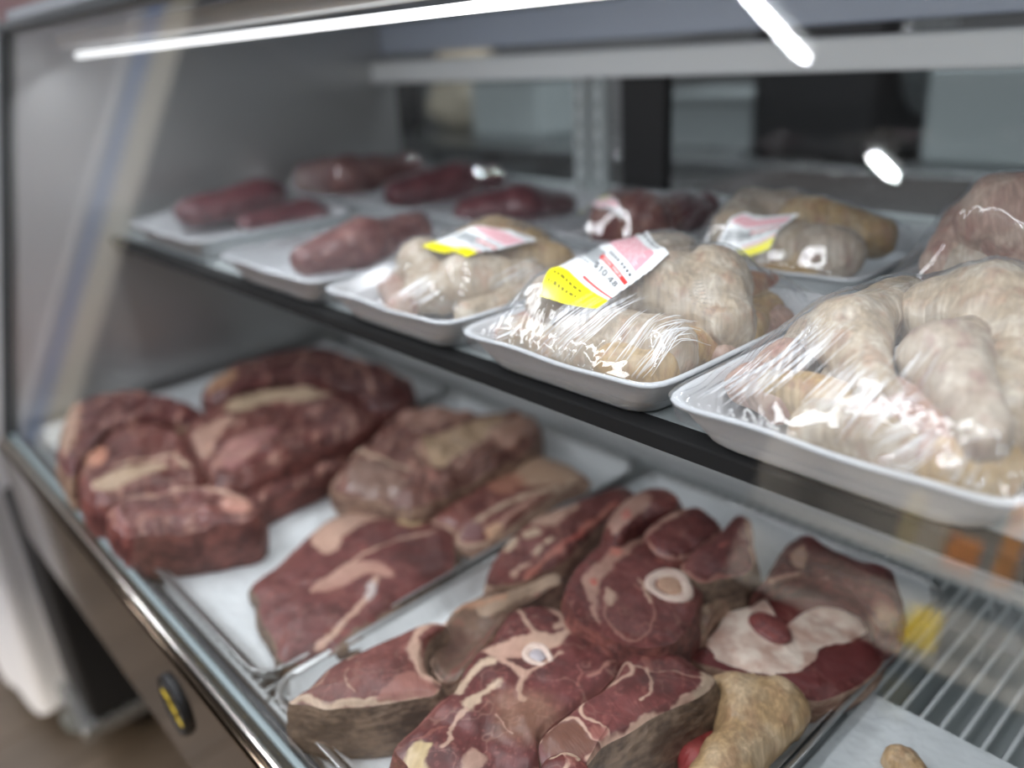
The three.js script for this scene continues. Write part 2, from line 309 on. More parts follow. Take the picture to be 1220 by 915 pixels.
const sideMat = (k) => sideMats[k] ||= mat({ map: sideTex(...({ grey: [[0.085, 0.055, 0.040], [0.24, 0.165, 0.115], 1], meat: [[0.075, 0.019, 0.019], [0.25, 0.08, 0.065], 2], fat: [[0.24, 0.13, 0.09], [0.54, 0.37, 0.27], 3], skin: [[0.46, 0.30, 0.16], [0.66, 0.50, 0.31], 4], rib: [[0.14, 0.07, 0.05], [0.40, 0.26, 0.18], 5] })[k]), roughness: 0.5, bumpMap: grainTex, bumpScale: 0.0015 });

// One cut of meat: the outline of its upper face, the height of that face above the paper, its tilt, what is seen on the face (bands, patches), how deep the cut is.
function cut(o) {
  const floor = PAPER + (o.lift || 0);
  const c0 = o.pts.reduce((s, p) => [s[0] + p[0] / o.pts.length, s[1] + p[1] / o.pts.length], [0, 0]);
  const pc = onPlane(c0[0], c0[1], floor + o.h), [a, b] = o.tilt || [0, 0];
  const put = ([px, py]) => { const p = onPlane(px, py, floor + o.h, a, b, pc.x, pc.z); return [p.x - pc.x, p.z - pc.z]; };
  const s1 = o.seed || 1;
  const rim = smoothLine(o.pts.map(put), true, 120).map(([x, z]) => { const k = 1 + (o.rag ?? 0.012) * 2 * fbm(x * 70 + s1, z * 70, s1, 3); return [x * k, z * k]; });
  const ctr = o.ctr ? put(o.ctr) : [0, 0];
  const feats = (o.feats || []).map((f) => ({ ...f, L: f.poly ? smoothLine(f.poly.map(put), true, 40) : smoothLine(f.line.map(put), false, Math.max(8, f.line.length * 5)) }));
  for (const f of feats) { const xs = f.L.map((p) => p[0]), zs = f.L.map((p) => p[1]), k = (f.w || 0) * 1.6 + (f.soft || 0.002) + 0.006; f.box = [Math.min(...xs) - k, Math.max(...xs) + k, Math.min(...zs) - k, Math.max(...zs) + k]; }
  let bx0 = 1e9, bx1 = -1e9, bz0 = 1e9, bz1 = -1e9; for (const [x, z] of rim) { bx0 = Math.min(bx0, x); bx1 = Math.max(bx1, x); bz0 = Math.min(bz0, z); bz1 = Math.max(bz1, z); }
  const pad = 0.004; bx0 -= pad; bz0 -= pad; bx1 += pad; bz1 += pad;
  const fa = o.fibre || 0.6, fc = Math.cos(fa), fs = Math.sin(fa);
  // colour and relief of the face at a place in metres
  const face = (x, z) => {
    const wx = x + 0.007 * fbm(x * 45, z * 45, s1 + 4, 3), wz = z + 0.007 * fbm(x * 45 + 9, z * 45, s1 + 8, 3);
    const u = x * fc + z * fs, v = -x * fs + z * fc;
    let n = 0.5 + 1.0 * fbm(x * 22 + s1, z * 22, s1 * 3, 4), fib = fbm(u * 60, v * 420, s1, 3);
    let c = mix3(mix3(o.dark || DRK, o.base || RED, smooth(0.05, 0.6, n)), o.pale || PNK, 0.55 * smooth(0.58, 1.0, n)), h = 0.0012 * fbm(x * 45, z * 45, s1, 3);
    { const sp = fbm(x * 230, z * 230, s1 + 1.5, 3), sp2 = fbm(x * 75, z * 75, s1 + 3.5, 3); c = c.map((q) => q * (1 + 0.13 * fib + 0.42 * sp + 0.45 * sp2)); c = mix3(c, PNK, 0.5 * smooth(0.16, 0.34, sp)); };
    const vein = Math.abs(fbm(wx * 34 + s1 * 5, wz * 34, 2.2, 3)); c = mix3(c, FAT, (o.marble ?? 0.14) * (1 - smooth(0.0, 0.035, vein)));
    if (o.streaky) { const q = fbm(u * 26 + s1, v * 120, s1 + 2.5, 3); c = mix3(c, mix3(PNK, FAT, clamp(n)), o.streaky * smooth(0.10, 0.26, q)); c = mix3(c, DRK, 0.6 * o.streaky * smooth(0.12, 0.3, -q)); h += 0.002 * o.streaky * q; }
    if (o.rim) { const d = segDist(wx, wz, rim, true)[0], t = 1 - smooth(o.rim * 0.55, o.rim, d + 0.0015 * fib); c = mix3(c, mix3(PNK, FAT, n), t * 0.85); }
    const fray = fbm(x * 150, z * 150, s1 + 7, 3);
    for (const f of feats) {
      if (wx < f.box[0] || wx > f.box[1] || wz < f.box[2] || wz > f.box[3]) continue;
      const d0 = segDist(wx, wz, f.L, !!f.poly); let t;
      if (f.poly) { const sd = inside(wx, wz, f.L) ? -d0[0] : d0[0]; t = 1 - smooth(-(f.soft || 0.002), f.soft || 0.002, sd + 0.004 * fray); }
      else { const w = 0.78 * (f.w || 0.003) * (0.45 + 0.9 * clamp(0.5 + 1.2 * fbm(d0[1] * 9 + s1, f.w * 900, s1, 2))) * (f.taper ? 1 - 0.75 * d0[1] : 1); t = 1 - smooth(w * 0.30, w * 1.15, d0[0] + 0.0012 * fray); }
      const fc2 = f.c || FAT; let q = mix3(fc2, mix3(fc2, f.c2 || (fc2[0] < 0.3 ? fc2 : CRM), 0.5), n).map((m) => m * (1 + 0.18 * fib + 0.22 * fbm(x * 120, z * 120, 3, 3)));
      c = mix3(c, q, t * (f.a ?? 0.95)); h += (f.up ?? 0.0007) * t;
    }
    return [c, h];
  };
  const S = o.res || (o.group === G1 ? 112 : o.group === G2 ? 176 : 256), img = new Float32Array(S * S);
  const map = dataTex(S, S, (u, v, i, j) => { const [c, h] = face(lerp(bx0, bx1, u), lerp(bz0, bz1, v)); img[j * S + i] = h; return c.map(toS); }, true, false);
  const bump = dataTex(S, S, (u, v, i, j) => { const x = lerp(bx0, bx1, u), z = lerp(bz0, bz1, v), g = 0.4 + img[j * S + i] * 110 + 0.04 * N3((x * fc + z * fs) * 120, (-x * fs + z * fc) * 600, s1); return [g, g, g]; }, false, false);
  const m = phys({ map, roughness: o.rough || 0.42, bumpMap: bump, bumpScale: 0.004, specularIntensity: 0.8, clearcoat: o.wet ?? 0.2, clearcoatRoughness: 0.22 });
  const t = thing(o.name, o.label, o.category || 'meat', pc.x, floor, pc.z, o.group);
  const topY = (x, z) => o.h + a * x + b * z;
  const dome = o.dome ?? 0.003, edge = o.edge ?? 0.004;
  const bulge = (x, z, s) => dome * (1 - s * s) + (o.lump ?? 0.004) * fbm(x * 28 + s1 * 2, z * 28, s1, 3) - edge * Math.pow(smooth(0.80, 1, s), 2);
  { // upper face
    const K = 24, n = rim.length, pos = [], uv = [], idx = [];
    for (let k = 0; k <= K; k++) for (let i = 0; i < n; i++) {
      const s = k === 0 ? 0.001 : Math.pow(k / K, 0.8), x = lerp(ctr[0], rim[i][0], s), z = lerp(ctr[1], rim[i][1], s);
      pos.push(x, topY(x, z) + bulge(x, z, s), z); uv.push((x - bx0) / (bx1 - bx0), (z - bz0) / (bz1 - bz0));
    }
    for (let k = 0; k < K; k++) for (let i = 0; i < n; i++) { const p = k * n + i, q = k * n + (i + 1) % n; idx.push(p, q, p + n, q, q + n, p + n); }
    const g = new THREE.BufferGeometry(); g.setAttribute('position', new THREE.Float32BufferAttribute(pos, 3)); g.setAttribute('uv', new THREE.Float32BufferAttribute(uv, 2)); g.setIndex(idx);
    orient(g); g.computeVertexNormals(); part(t, o.faceName || 'cut_face', g, m);
  }
  { // outer side and underside
    const n = rim.length, R = 9, pos = [], uv = [], idx = []; let arc = 0;
    for (let r = 0; r <= R; r++) { arc = 0; for (let i = 0; i <= n; i++) {
      const [x, z] = rim[i % n], v = r / R, l = Math.hypot(x - ctr[0], z - ctr[1]) || 1, top = topY(x, z) + bulge(x, z, 1), bot = o.under ? Math.max(0.0005, top - o.under) : 0.0005;
      if (i) arc += Math.hypot(x - rim[i - 1][0], z - rim[i - 1][1]);
      const out = (o.belly ?? 0.006) * Math.sin(Math.PI * v * 0.9) + (o.flare || 0) * v + 0.005 * v * (1 - v) * 4 * fbm(x * 40 + s1, v * 3, z * 40, 3);
      pos.push(x + (x - ctr[0]) / l * out, lerp(top, bot, v), z + (z - ctr[1]) / l * out); uv.push(arc * 7, v * 0.6);
    } }
    for (let r = 0; r < R; r++) for (let i = 0; i < n; i++) { const p = r * (n + 1) + i, q = p + 1; idx.push(p, q, p + n + 1, q, q + n + 1, p + n + 1); }
    const base = R * (n + 1), c = pos.length / 3; pos.push(ctr[0], 0.0008, ctr[1]); uv.push(0, 0); for (let i = 0; i < n; i++) idx.push(base + i, base + i + 1, c);
    const g = new THREE.BufferGeometry(); g.setAttribute('position', new THREE.Float32BufferAttribute(pos, 3)); g.setAttribute('uv', new THREE.Float32BufferAttribute(uv, 2)); g.setIndex(idx);
    g.computeVertexNormals(); part(t, o.sideName || 'outer_side', g, sideMat(o.side || 'meat'));
  }
  for (const f of o.bones || []) { // a sawn bone: a ring of bone round its marrow, or a pale knuckle
    const [x, z] = put(f.at), y = topY(x, z) + bulge(x, z, 0.5), r = f.r, e = f.e || 1;
    const pr = [[0.0, -0.004], [r, -0.004], [r * 1.02, 0.0005], [r * 0.96, 0.0022], [r * 0.80, 0.0026], [r * 0.62, 0.0018], [r * 0.55, 0.0004], [0, 0.0002]].map(([q, w]) => new THREE.Vector2(q, w));
    const wob = (g) => { const p = g.attributes.position; for (let k = 0; k < p.count; k++) { const an = Math.atan2(p.getZ(k), p.getX(k)), q = 1 + 0.09 * Math.sin(2 * an + s1) + 0.06 * Math.sin(3 * an + 2 * s1); p.setX(k, p.getX(k) * q * e); p.setZ(k, p.getZ(k) * q); } g.rotateY(f.turn || 0); g.computeVertexNormals(); return g.translate(x, y + (f.up || 0), z); };
    const bo = part(t, 'bone', wob(new THREE.LatheGeometry(pr, 28)), boneMat, f.label);
    part(bo, 'marrow', wob(new THREE.LatheGeometry([[0, 0.0022], [r * 0.3, 0.002], [r * 0.56, 0.0006], [r * 0.56, -0.002]].map(([q, w]) => new THREE.Vector2(q, w)).reverse(), 24)), f.dark ? marrowDark : marrowMat);
  }
  for (const f of o.caps || []) { // a thick patch of fat that stands proud of the face
    const L = smoothLine(f.poly.map(put), true, 60), n = L.length, K = 10, pos = [], uv = [], idx = []; const cc = L.reduce((s, p) => [s[0] + p[0] / n, s[1] + p[1] / n], [0, 0]);
    for (let k = 0; k <= K; k++) for (let i = 0; i < n; i++) {
      const s = k === 0 ? 0.001 : k / K, j = 1 + 0.05 * fbm(L[i][0] * 160, L[i][1] * 160, s1, 2), x = lerp(cc[0], L[i][0] * j, s), z = lerp(cc[1], L[i][1] * j, s);
      pos.push(x, topY(x, z) + bulge(x, z, 0.5) + (f.t || 0.003) * (1 - Math.pow(s, 4)) - 0.0025 * Math.pow(s, 8) + 0.0012 * fbm(x * 90, z * 90, s1, 3), z); uv.push(x * 9, z * 9);
    }
    for (let k = 0; k < K; k++) for (let i = 0; i < n; i++) { const p = k * n + i, q = k * n + (i + 1) % n; idx.push(p, q, p + n, q, q + n, p + n); }
    const g = new THREE.BufferGeometry(); g.setAttribute('position', new THREE.Float32BufferAttribute(pos, 3)); g.setAttribute('uv', new THREE.Float32BufferAttribute(uv, 2)); g.setIndex(idx); orient(g); g.computeVertexNormals();
    part(t, 'fat', g, f.m || fatMat, f.label || 'pale fat');
  }
  return t;
}
function orient(g) { // make an upper face look up
  const p = g.attributes.position, ix = g.index.array; let s = 0;
  for (let k = 0; k < ix.length; k += 3) { const A = ix[k], B = ix[k + 1], C = ix[k + 2]; s += (p.getZ(B) - p.getZ(A)) * (p.getX(C) - p.getX(A)) - (p.getX(B) - p.getX(A)) * (p.getZ(C) - p.getZ(A)); }
  if (s < 0) for (let k = 0; k < ix.length; k += 3) { const q = ix[k + 1]; ix[k + 1] = ix[k + 2]; ix[k + 2] = q; }
}
const mottled = (c0, c1, s) => dataTex(256, 256, (u, v) => mix3(c0, c1, smooth(0.15, 0.85, 0.5 + 1.1 * tile(u, v, s, 5))).map(toS), true);
const boneMat = mat({ map: mottled([0.58, 0.40, 0.34], [0.74, 0.62, 0.52], 2), roughness: 0.45 });
const marrowMat = mat({ map: mottled([0.55, 0.27, 0.19], [0.70, 0.50, 0.34], 3), roughness: 0.5, bumpMap: grainTex, bumpScale: 0.002 });
const marrowDark = mat({ map: mottled([0.30, 0.28, 0.32], [0.52, 0.46, 0.46], 3), roughness: 0.35 });
const fatMat = phys({ map: mottled([0.58, 0.38, 0.30], [0.82, 0.69, 0.58], 1.2), roughness: 0.5, bumpMap: grainTex, bumpScale: 0.0008, clearcoat: 0.15, clearcoatRoughness: 0.3 });
const pinkFat = phys({ map: mottled([0.50, 0.24, 0.20], [0.70, 0.48, 0.40], 2.7), roughness: 0.5, bumpMap: grainTex, bumpScale: 0.0008 });

// ---- nearest full pan
cut({ name: 'rib_chop', label: 'thick rib chop with brown outer side and curved white fat against the pan edge', group: G3, seed: 3, h: 0.052, side: 'grey', base: [0.160, 0.049, 0.042], rag: 0.006, belly: 0.004, flare: 0.004, lump: 0.002, fibre: 0.4,
  pts: [[343, 832], [363, 820], [397, 788], [433, 772], [474, 754], [512, 738], [530, 742], [511, 760], [504, 783], [511, 801], [525, 810], [518, 822], [494, 828], [448, 836], [417, 839], [386, 841], [363, 835]],
  feats: [{ line: [[343, 832], [364, 829], [386, 839], [420, 836], [450, 833], [495, 826], [520, 820]], w: 0.0055, c: CRM }, { poly: [[448, 832], [470, 812], [490, 803], [508, 806], [522, 812], [516, 823], [492, 827]], c: PNK, c2: FAT, a: 0.9 },
    { line: [[544, 722], [518, 738], [500, 756], [494, 778], [502, 797], [520, 808]], w: 0.008, c: FAT }, { line: [[415, 797], [412, 812], [425, 824]], w: 0.0012, c: FAT, a: 0.7 }, { line: [[425, 795], [440, 800]], w: 0.001, c: PNK }, { line: [[363, 820], [380, 815], [392, 798]], w: 0.003, c: FAT, a: 0.7 }, { line: [[415, 785], [430, 778]], w: 0.002, c: FAT, a: .8 }] });
cut({ name: 'rib_section', label: 'brownish rib bone section with hollow inner side behind the thick rib chop', group: G3, seed: 5, h: 0.040, tilt: [0, -0.05], side: 'rib', base: [0.154, 0.094, 0.065], dark: [0.071, 0.035, 0.026], pale: [0.213, 0.154, 0.113], dome: -0.012, lump: 0.005, fibre: 0.75, ctr: [565, 750],
  pts: [[530, 738], [552, 716], [575, 704], [605, 700], [640, 687], [664, 679], [668, 688], [648, 702], [612, 722], [588, 752], [566, 778], [545, 803], [528, 808], [516, 796], [511, 780], [517, 758]],
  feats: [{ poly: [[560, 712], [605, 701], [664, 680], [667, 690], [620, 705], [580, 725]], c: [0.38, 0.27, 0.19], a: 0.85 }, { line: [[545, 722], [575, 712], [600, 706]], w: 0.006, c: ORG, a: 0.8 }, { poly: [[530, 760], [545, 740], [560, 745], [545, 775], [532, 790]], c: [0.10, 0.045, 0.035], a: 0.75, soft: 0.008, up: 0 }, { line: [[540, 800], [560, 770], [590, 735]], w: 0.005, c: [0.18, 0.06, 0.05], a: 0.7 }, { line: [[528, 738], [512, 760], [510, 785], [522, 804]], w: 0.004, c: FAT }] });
cut({ name: 'shoulder_steak', label: 'large shoulder steak with fatty bone seam and ragged tip toward the front glass', group: G3, seed: 7, h: 0.055, side: 'meat', lump: 0.007, marble: 0.25, fibre: 1.0, ctr: [615, 840], base: [0.130, 0.034, 0.033],
  pts: [[469, 886], [478, 876], [502, 855], [530, 826], [541, 820], [555, 793], [573, 770], [586, 760], [601, 737], [616, 723], [636, 720], [660, 722], [675, 731], [695, 735], [712, 748], [732, 765], [744, 786], [731, 805], [700, 830], [668, 853], [644, 878], [640, 915], [590, 950], [510, 940], [482, 905]],
  feats: [{ poly: [[575, 772], [600, 766], [630, 757], [640, 752], [662, 756], [675, 745], [697, 736], [700, 745], [680, 757], [665, 770], [650, 776], [615, 783], [590, 783]], c: FAT, c2: CRM }, { poly: [[655, 722], [672, 730], [690, 734], [672, 748], [660, 750], [664, 736]], c: FAT, c2: CRM }, { line: [[618, 724], [628, 742], [636, 754]], w: 0.004, c: FAT },
    { poly: [[540, 822], [556, 800], [575, 787], [595, 782], [592, 789], [575, 797], [560, 812], [550, 826]], c: CRM }, { line: [[595, 784], [612, 796], [625, 808]], w: 0.005, c: FAT }, { poly: [[550, 845], [560, 832], [575, 824], [597, 812], [600, 815], [580, 828], [568, 842], [556, 852]], c: CRM }, { line: [[556, 850], [540, 862], [535, 872], [536, 884], [530, 893]], w: 0.003, c: FAT }, { line: [[668, 779], [650, 792], [634, 803], [620, 815], [616, 828], [625, 838]], w: 0.004, c: FAT, a: 0.85 },
    { line: [[474, 880], [502, 857], [530, 832]], w: 0.0035, c: PNK, a: 0.8 }, { line: [[490, 884], [508, 882], [530, 866]], w: 0.002, c: PNK, a: .8 }, { poly: [[488, 893], [505, 886], [517, 890], [508, 905], [506, 930], [484, 930]], c: YEL, c2: CRM }, { poly: [[553, 900], [570, 895], [575, 915], [556, 930]], c: FAT, a: 0.7 }, { poly: [[590, 830], [640, 830], [665, 850], [640, 880], [600, 880]], c: [0.30, 0.14, 0.08], a: 0.45, soft: 0.012, up: 0 },
    { line: [[735, 770], [730, 785], [716, 800], [705, 806]], w: 0.0035, c: PNK, c2: FAT }, { line: [[690, 795], [695, 805], [688, 818]], w: 0.0015, c: PNK }, { line: [[590, 855], [605, 868], [612, 876]], w: 0.001, c: FAT, a: .6 }],
  bones: [{ at: [641, 783], r: 0.012, e: 1.2, dark: true, label: 'bluish white bone end' }] });
cut({ name: 'shoulder_steak', label: 'shoulder steak with a hooked blade-bone outline and grey-brown outer side', group: G3, seed: 11, h: 0.058, side: 'grey', lump: 0.004, fibre: 0.3, rag: 0.005, flare: 0.01, ctr: [745, 835], base: [0.148, 0.039, 0.037],
  pts: [[641, 888], [652, 868], [668, 854], [692, 837], [718, 820], [733, 804], [742, 788], [756, 776], [768, 769], [786, 768], [810, 777], [830, 790], [846, 797], [852, 808], [840, 822], [806, 838], [776, 852], [746, 871], [718, 886], [700, 906], [685, 925], [655, 918]],
  feats: [{ poly: [[645, 884], [655, 870], [672, 860], [688, 863], [700, 876], [708, 888], [690, 905], [660, 905]], c: [0.17, 0.075, 0.05], a: 0.9, soft: 0.003, up: -0.002 }, { line: [[641, 886], [650, 868], [668, 858], [686, 860], [698, 872], [706, 882], [716, 886]], w: 0.0026, c: FAT }, { line: [[645, 874], [668, 854], [692, 837], [720, 818], [738, 797], [750, 792], [756, 800], [752, 806], [735, 813], [712, 824], [697, 838], [692, 848], [697, 858], [712, 866], [722, 876], [716, 886]], w: 0.0028, c: FAT }, { poly: [[706, 868], [720, 872], [720, 882], [712, 884], [704, 878]], c: PNK },
    { line: [[756, 798], [780, 803], [800, 802], [835, 806]], w: 0.0015, c: FAT, a: 0.7 }, { line: [[768, 770], [770, 788], [774, 800]], w: 0.005, c: PNK }, { line: [[772, 800], [779, 820], [776, 828], [762, 837]], w: 0.0026, c: FAT, a: 0.9 }, { line: [[700, 906], [720, 886], [748, 870], [776, 852], [806, 838], [840, 822], [851, 808]], w: 0.004, c: FAT }, { poly: [[838, 797], [850, 803], [851, 812], [838, 822], [826, 828], [834, 812]], c: CRM }] });
cut({ name: 'leg_steak', label: 'leg steak with a round bone ring and pale fat down one side', group: G3, seed: 13, h: 0.068, tilt: [-0.05, 0.1], side: 'meat', lump: 0.003, edge: 0.003, dome: 0.0, fibre: 0.9, base: [0.160, 0.045, 0.042],
  pts: [[688, 735], [674, 700], [692, 668], [724, 640], [768, 622], [800, 628], [820, 660], [838, 680], [832, 712], [822, 740], [802, 762], [772, 768], [740, 762], [708, 748]],
  feats: [{ poly: [[694, 690], [712, 672], [735, 650], [765, 628], [778, 634], [755, 652], [730, 674], [712, 700], [714, 745], [704, 720]], c: FAT, c2: PNK }, { line: [[726, 700], [722, 730], [735, 752], [755, 760], [775, 750], [780, 730], [772, 708], [756, 696]], w: 0.0022, c: PNK, c2: FAT, a: 0.8 }, { poly: [[722, 702], [736, 708], [726, 724]], c: FAT }, { line: [[760, 690], [768, 700], [776, 718]], w: 0.003, c: FAT }, { line: [[780, 665], [800, 668], [815, 660]], w: 0.005, c: PNK, c2: FAT, a: 0.9 }, { poly: [[730, 654], [738, 652], [736, 662], [728, 662]], c: [0.5, 0.06, 0.05] }, { poly: [[704, 690], [710, 688], [709, 696], [703, 696]], c: [0.5, 0.06, 0.05] }],
  bones: [{ at: [797, 698], r: 0.0225, label: 'round sawn leg bone' }] });
cut({ name: 'leg_slice', rim: 0.0028, label: 'dark red boneless leg slice tucked behind the round bone steak', group: G3, seed: 17, h: 0.074, tilt: [-0.05, 0.06], side: 'meat', edge: 0.005, fibre: 0.7, dome: 0.004,
  pts: [[768, 632], [790, 614], [815, 604], [832, 602], [850, 612], [860, 624], [848, 642], [828, 655], [806, 662], [784, 656]], feats: [{ line: [[768, 638], [792, 622], [818, 606]], w: 0.006, c: FAT, c2: PNK }] });
cut({ name: 'leg_slice', rim: 0.003, label: 'wedge of lean leg meat with a grey fat edge at the back of the pan', group: G3, seed: 19, h: 0.070, side: 'grey', edge: 0.004, fibre: 0.2, base: [0.154, 0.045, 0.042],
  pts: [[812, 672], [826, 654], [850, 640], [868, 622], [882, 610], [894, 616], [897, 640], [900, 664], [886, 680], [860, 686], [835, 690]], feats: [{ line: [[893, 616], [896, 640], [898, 668]], w: 0.0045, c: FAT }, { line: [[858, 655], [866, 650]], w: 0.002, c: [0.4, 0.05, 0.05] }] });
cut({ name: 'leg_knuckle', label: 'pinkish fatty knuckle end resting at the back of the leg pile', group: G3, seed: 23, h: 0.076, side: 'meat', edge: 0.010, dome: 0.010,
  pts: [[718, 634], [726, 612], [748, 594], [772, 582], [796, 580], [814, 594], [806, 608], [784, 616], [756, 630], [736, 644]], feats: [{ poly: [[722, 628], [732, 610], [752, 598], [768, 592], [775, 602], [768, 614], [748, 628], [732, 638]], c: FAT, c2: PNK }, { poly: [[740, 618], [750, 614], [752, 624], [742, 626]], c: [0.52, 0.10, 0.09] }, { line: [[770, 592], [790, 586], [806, 596], [790, 606]], w: 0.003, c: PNK }] });
cut({ name: 'fat_strip', label: 'pale fat strip and trimmings wedged between leg steak and fatty steak', group: G3, seed: 29, h: 0.045, side: 'fat', base: [0.272, 0.178, 0.118], dark: [0.178, 0.071, 0.054], pale: CRM,
  pts: [[822, 742], [828, 716], [842, 700], [866, 688], [892, 684], [898, 694], [872, 712], [850, 732], [838, 752]], feats: [{ poly: [[832, 722], [850, 702], [880, 690], [885, 698], [856, 714], [838, 732]], c: CRM }] });
cut({ name: 'marbled_steak', label: 'round steak with a wide white fat band around a dark red eye', group: G3, seed: 31, h: 0.028, tilt: [-0.05, 0.05], side: 'fat', lump: 0.004, fibre: 0.1, ctr: [945, 752], belly: 0.002,
  pts: [[823, 780], [846, 751], [869, 727], [896, 704], [915, 692], [955, 685], [993, 688], [1026, 704], [1050, 748], [1055, 774], [1038, 802], [1008, 820], [976, 830], [951, 826], [930, 817], [903, 807], [862, 794]],
  feats: [{ poly: [[890, 712], [915, 695], [960, 700], [1000, 714], [1010, 728], [978, 736], [945, 726], [915, 720]], c: [0.165, 0.040, 0.040], c2: RED }, { poly: [[830, 786], [862, 780], [900, 800], [950, 806], [975, 802], [970, 820], [930, 816], [880, 800]], c: [0.165, 0.040, 0.040], c2: RED }, { poly: [[965, 785], [990, 776], [1020, 770], [1050, 758], [1054, 778], [1036, 800], [1010, 812], [985, 808]], c: [0.14, 0.033, 0.033], c2: RED }],
  caps: [{ poly: [[838, 774], [862, 740], [886, 714], [908, 706], [900, 724], [893, 748], [906, 766], [935, 772], [960, 760], [955, 738], [985, 722], [1015, 730], [1038, 748], [1020, 768], [985, 776], [972, 796], [945, 808], [905, 804], [866, 791]], t: 0.003, label: 'wide pale fat band' }] });
scene.children[scene.children.length - 1] && part(scene.children[scene.children.length - 1], 'eye_muscle', (() => { const g = new THREE.SphereGeometry(1, 28, 16).scale(0.022, 0.006, 0.0145).rotateY(-0.3); const p = onPlane(917, 748, PAPER + 0.035), o = scene.children[scene.children.length - 1].position; return g.translate(p.x - o.x, p.y - o.y, p.z - o.z); })(), phys({ map: mottled([0.14, 0.035, 0.035], [0.28, 0.08, 0.07], 2), roughness: 0.4, clearcoat: 0.2 }), 'dark red eye of lean');
cut({ name: 'neck_steak', label: 'dark red ragged steak leaning behind the steak with the white fat band', group: G3, seed: 37, h: 0.050, tilt: [0, 0.05], side: 'meat', lump: 0.008, rag: 0.03, base: [0.118, 0.030, 0.029], fibre: 0.5,
  pts: [[898, 702], [918, 676], [940, 645], [962, 634], [982, 648], [1020, 664], [1058, 674], [1072, 700], [1076, 722], [1062, 738], [1048, 744], [1026, 706], [994, 689], [955, 686], [915, 693]], ctr: [990, 678],
  feats: [{ poly: [[944, 660], [956, 652], [964, 664], [954, 680], [944, 678]], c: FAT, a: 0.8 }, { line: [[920, 690], [950, 688], [985, 690]], w: 0.006, c: FAT, c2: PNK }, { poly: [[1040, 705], [1062, 712], [1068, 728], [1052, 738], [1038, 724]], c: PNK, a: 0.8 }] });
cut({ name: 'rib_slab', label: 'long red slab dotted with white fat at the rear left of the leg pile', group: G3, seed: 41, streaky: 0.35, h: 0.040, side: 'rib', lump: 0.005, fibre: 0.6, base: [0.160, 0.050, 0.045],
  pts: [[581, 692], [588, 664], [606, 642], [628, 622], [654, 609], [700, 590], [742, 577], [758, 588], [728, 612], [700, 636], [672, 664], [650, 678], [616, 690]],
  feats: [{ poly: [[600, 650], [612, 640], [620, 644], [612, 652], [602, 658]], c: CRM }, { poly: [[622, 636], [640, 630], [646, 636], [630, 644]], c: CRM }, { poly: [[630, 620], [660, 606], [690, 600], [670, 622], [645, 628]], c: FAT, a: 0.8 }, { line: [[652, 650], [658, 644]], w: 0.006, c: CRM }, { line: [[640, 660], [646, 654]], w: 0.005, c: CRM }, { line: [[612, 684], [628, 672]], w: 0.005, c: FAT }, { line: [[630, 686], [660, 660], [700, 628], [735, 600]], w: 0.006, c: [0.36, 0.06, 0.05] }] });
cut({ name: 'meat_scrap', label: 'small sawn bone end lying before the blade-bone steak', group: G3, seed: 43, h: 0.066, under: 0.03, side: 'meat', dome: 0.006, pts: [[638, 930], [645, 908], [660, 898], [676, 895], [694, 903], [706, 922], [690, 940], [655, 942]], feats: [{ line: [[660, 905], [672, 898], [690, 910]], w: 0.003, c: CRM }, { line: [[672, 898], [678, 912], [672, 930]], w: 0.003, c: FAT }, { poly: [[676, 905], [686, 908], [684, 920], [675, 918]], c: PNK }] });

// ---- middle pan
cut({ name: 'blade_steak', label: 'broad blade steak with a cream fat edge lying alone on white paper', group: G2, seed: 47, h: 0.020, side: 'grey', lump: 0.004, fibre: 0.5, base: [0.148, 0.045, 0.043], rag: 0.014,
  pts: [[300, 695], [331, 670], [369, 634], [396, 615], [444, 598], [486, 601], [507, 611], [537, 629], [541, 650], [538, 673], [520, 687], [486, 708], [448, 739], [414, 766], [379, 780], [345, 787], [331, 780], [327, 760], [309, 732], [307, 711]],
  feats: [{ poly: [[370, 638], [396, 616], [444, 600], [480, 603], [470, 614], [440, 622], [412, 640], [392, 662], [378, 655]], c: FAT, c2: CRM }, { line: [[372, 706], [395, 690], [420, 672], [455, 652], [490, 640], [520, 632]], w: 0.004, c: FAT }, { poly: [[370, 706], [398, 684], [425, 672], [450, 672], [470, 686], [462, 690], [440, 686], [418, 696], [395, 704]], c: FAT, c2: PNK, a: 0.9 }, { line: [[380, 770], [400, 752], [425, 728], [440, 706], [448, 692]], w: 0.007, c: FAT }, { poly: [[436, 700], [446, 694], [446, 712], [438, 716]], c: [0.45, 0.40, 0.40] }, { poly: [[480, 606], [505, 612], [508, 622], [490, 628], [470, 620]], c: YEL, c2: CRM, a: 0.9 }, { poly: [[505, 668], [520, 655], [530, 662], [522, 678], [508, 682]], c: [0.10, 0.04, 0.04], a: 0.8, soft: 0.005, up: 0 }, { poly: [[400, 768], [440, 740], [490, 706], [525, 684], [520, 690], [480, 716], [430, 762], [400, 778]], c: GRY }, { line: [[300, 695], [331, 672], [360, 645]], w: 0.003, c: PNK, a: .8 }] });
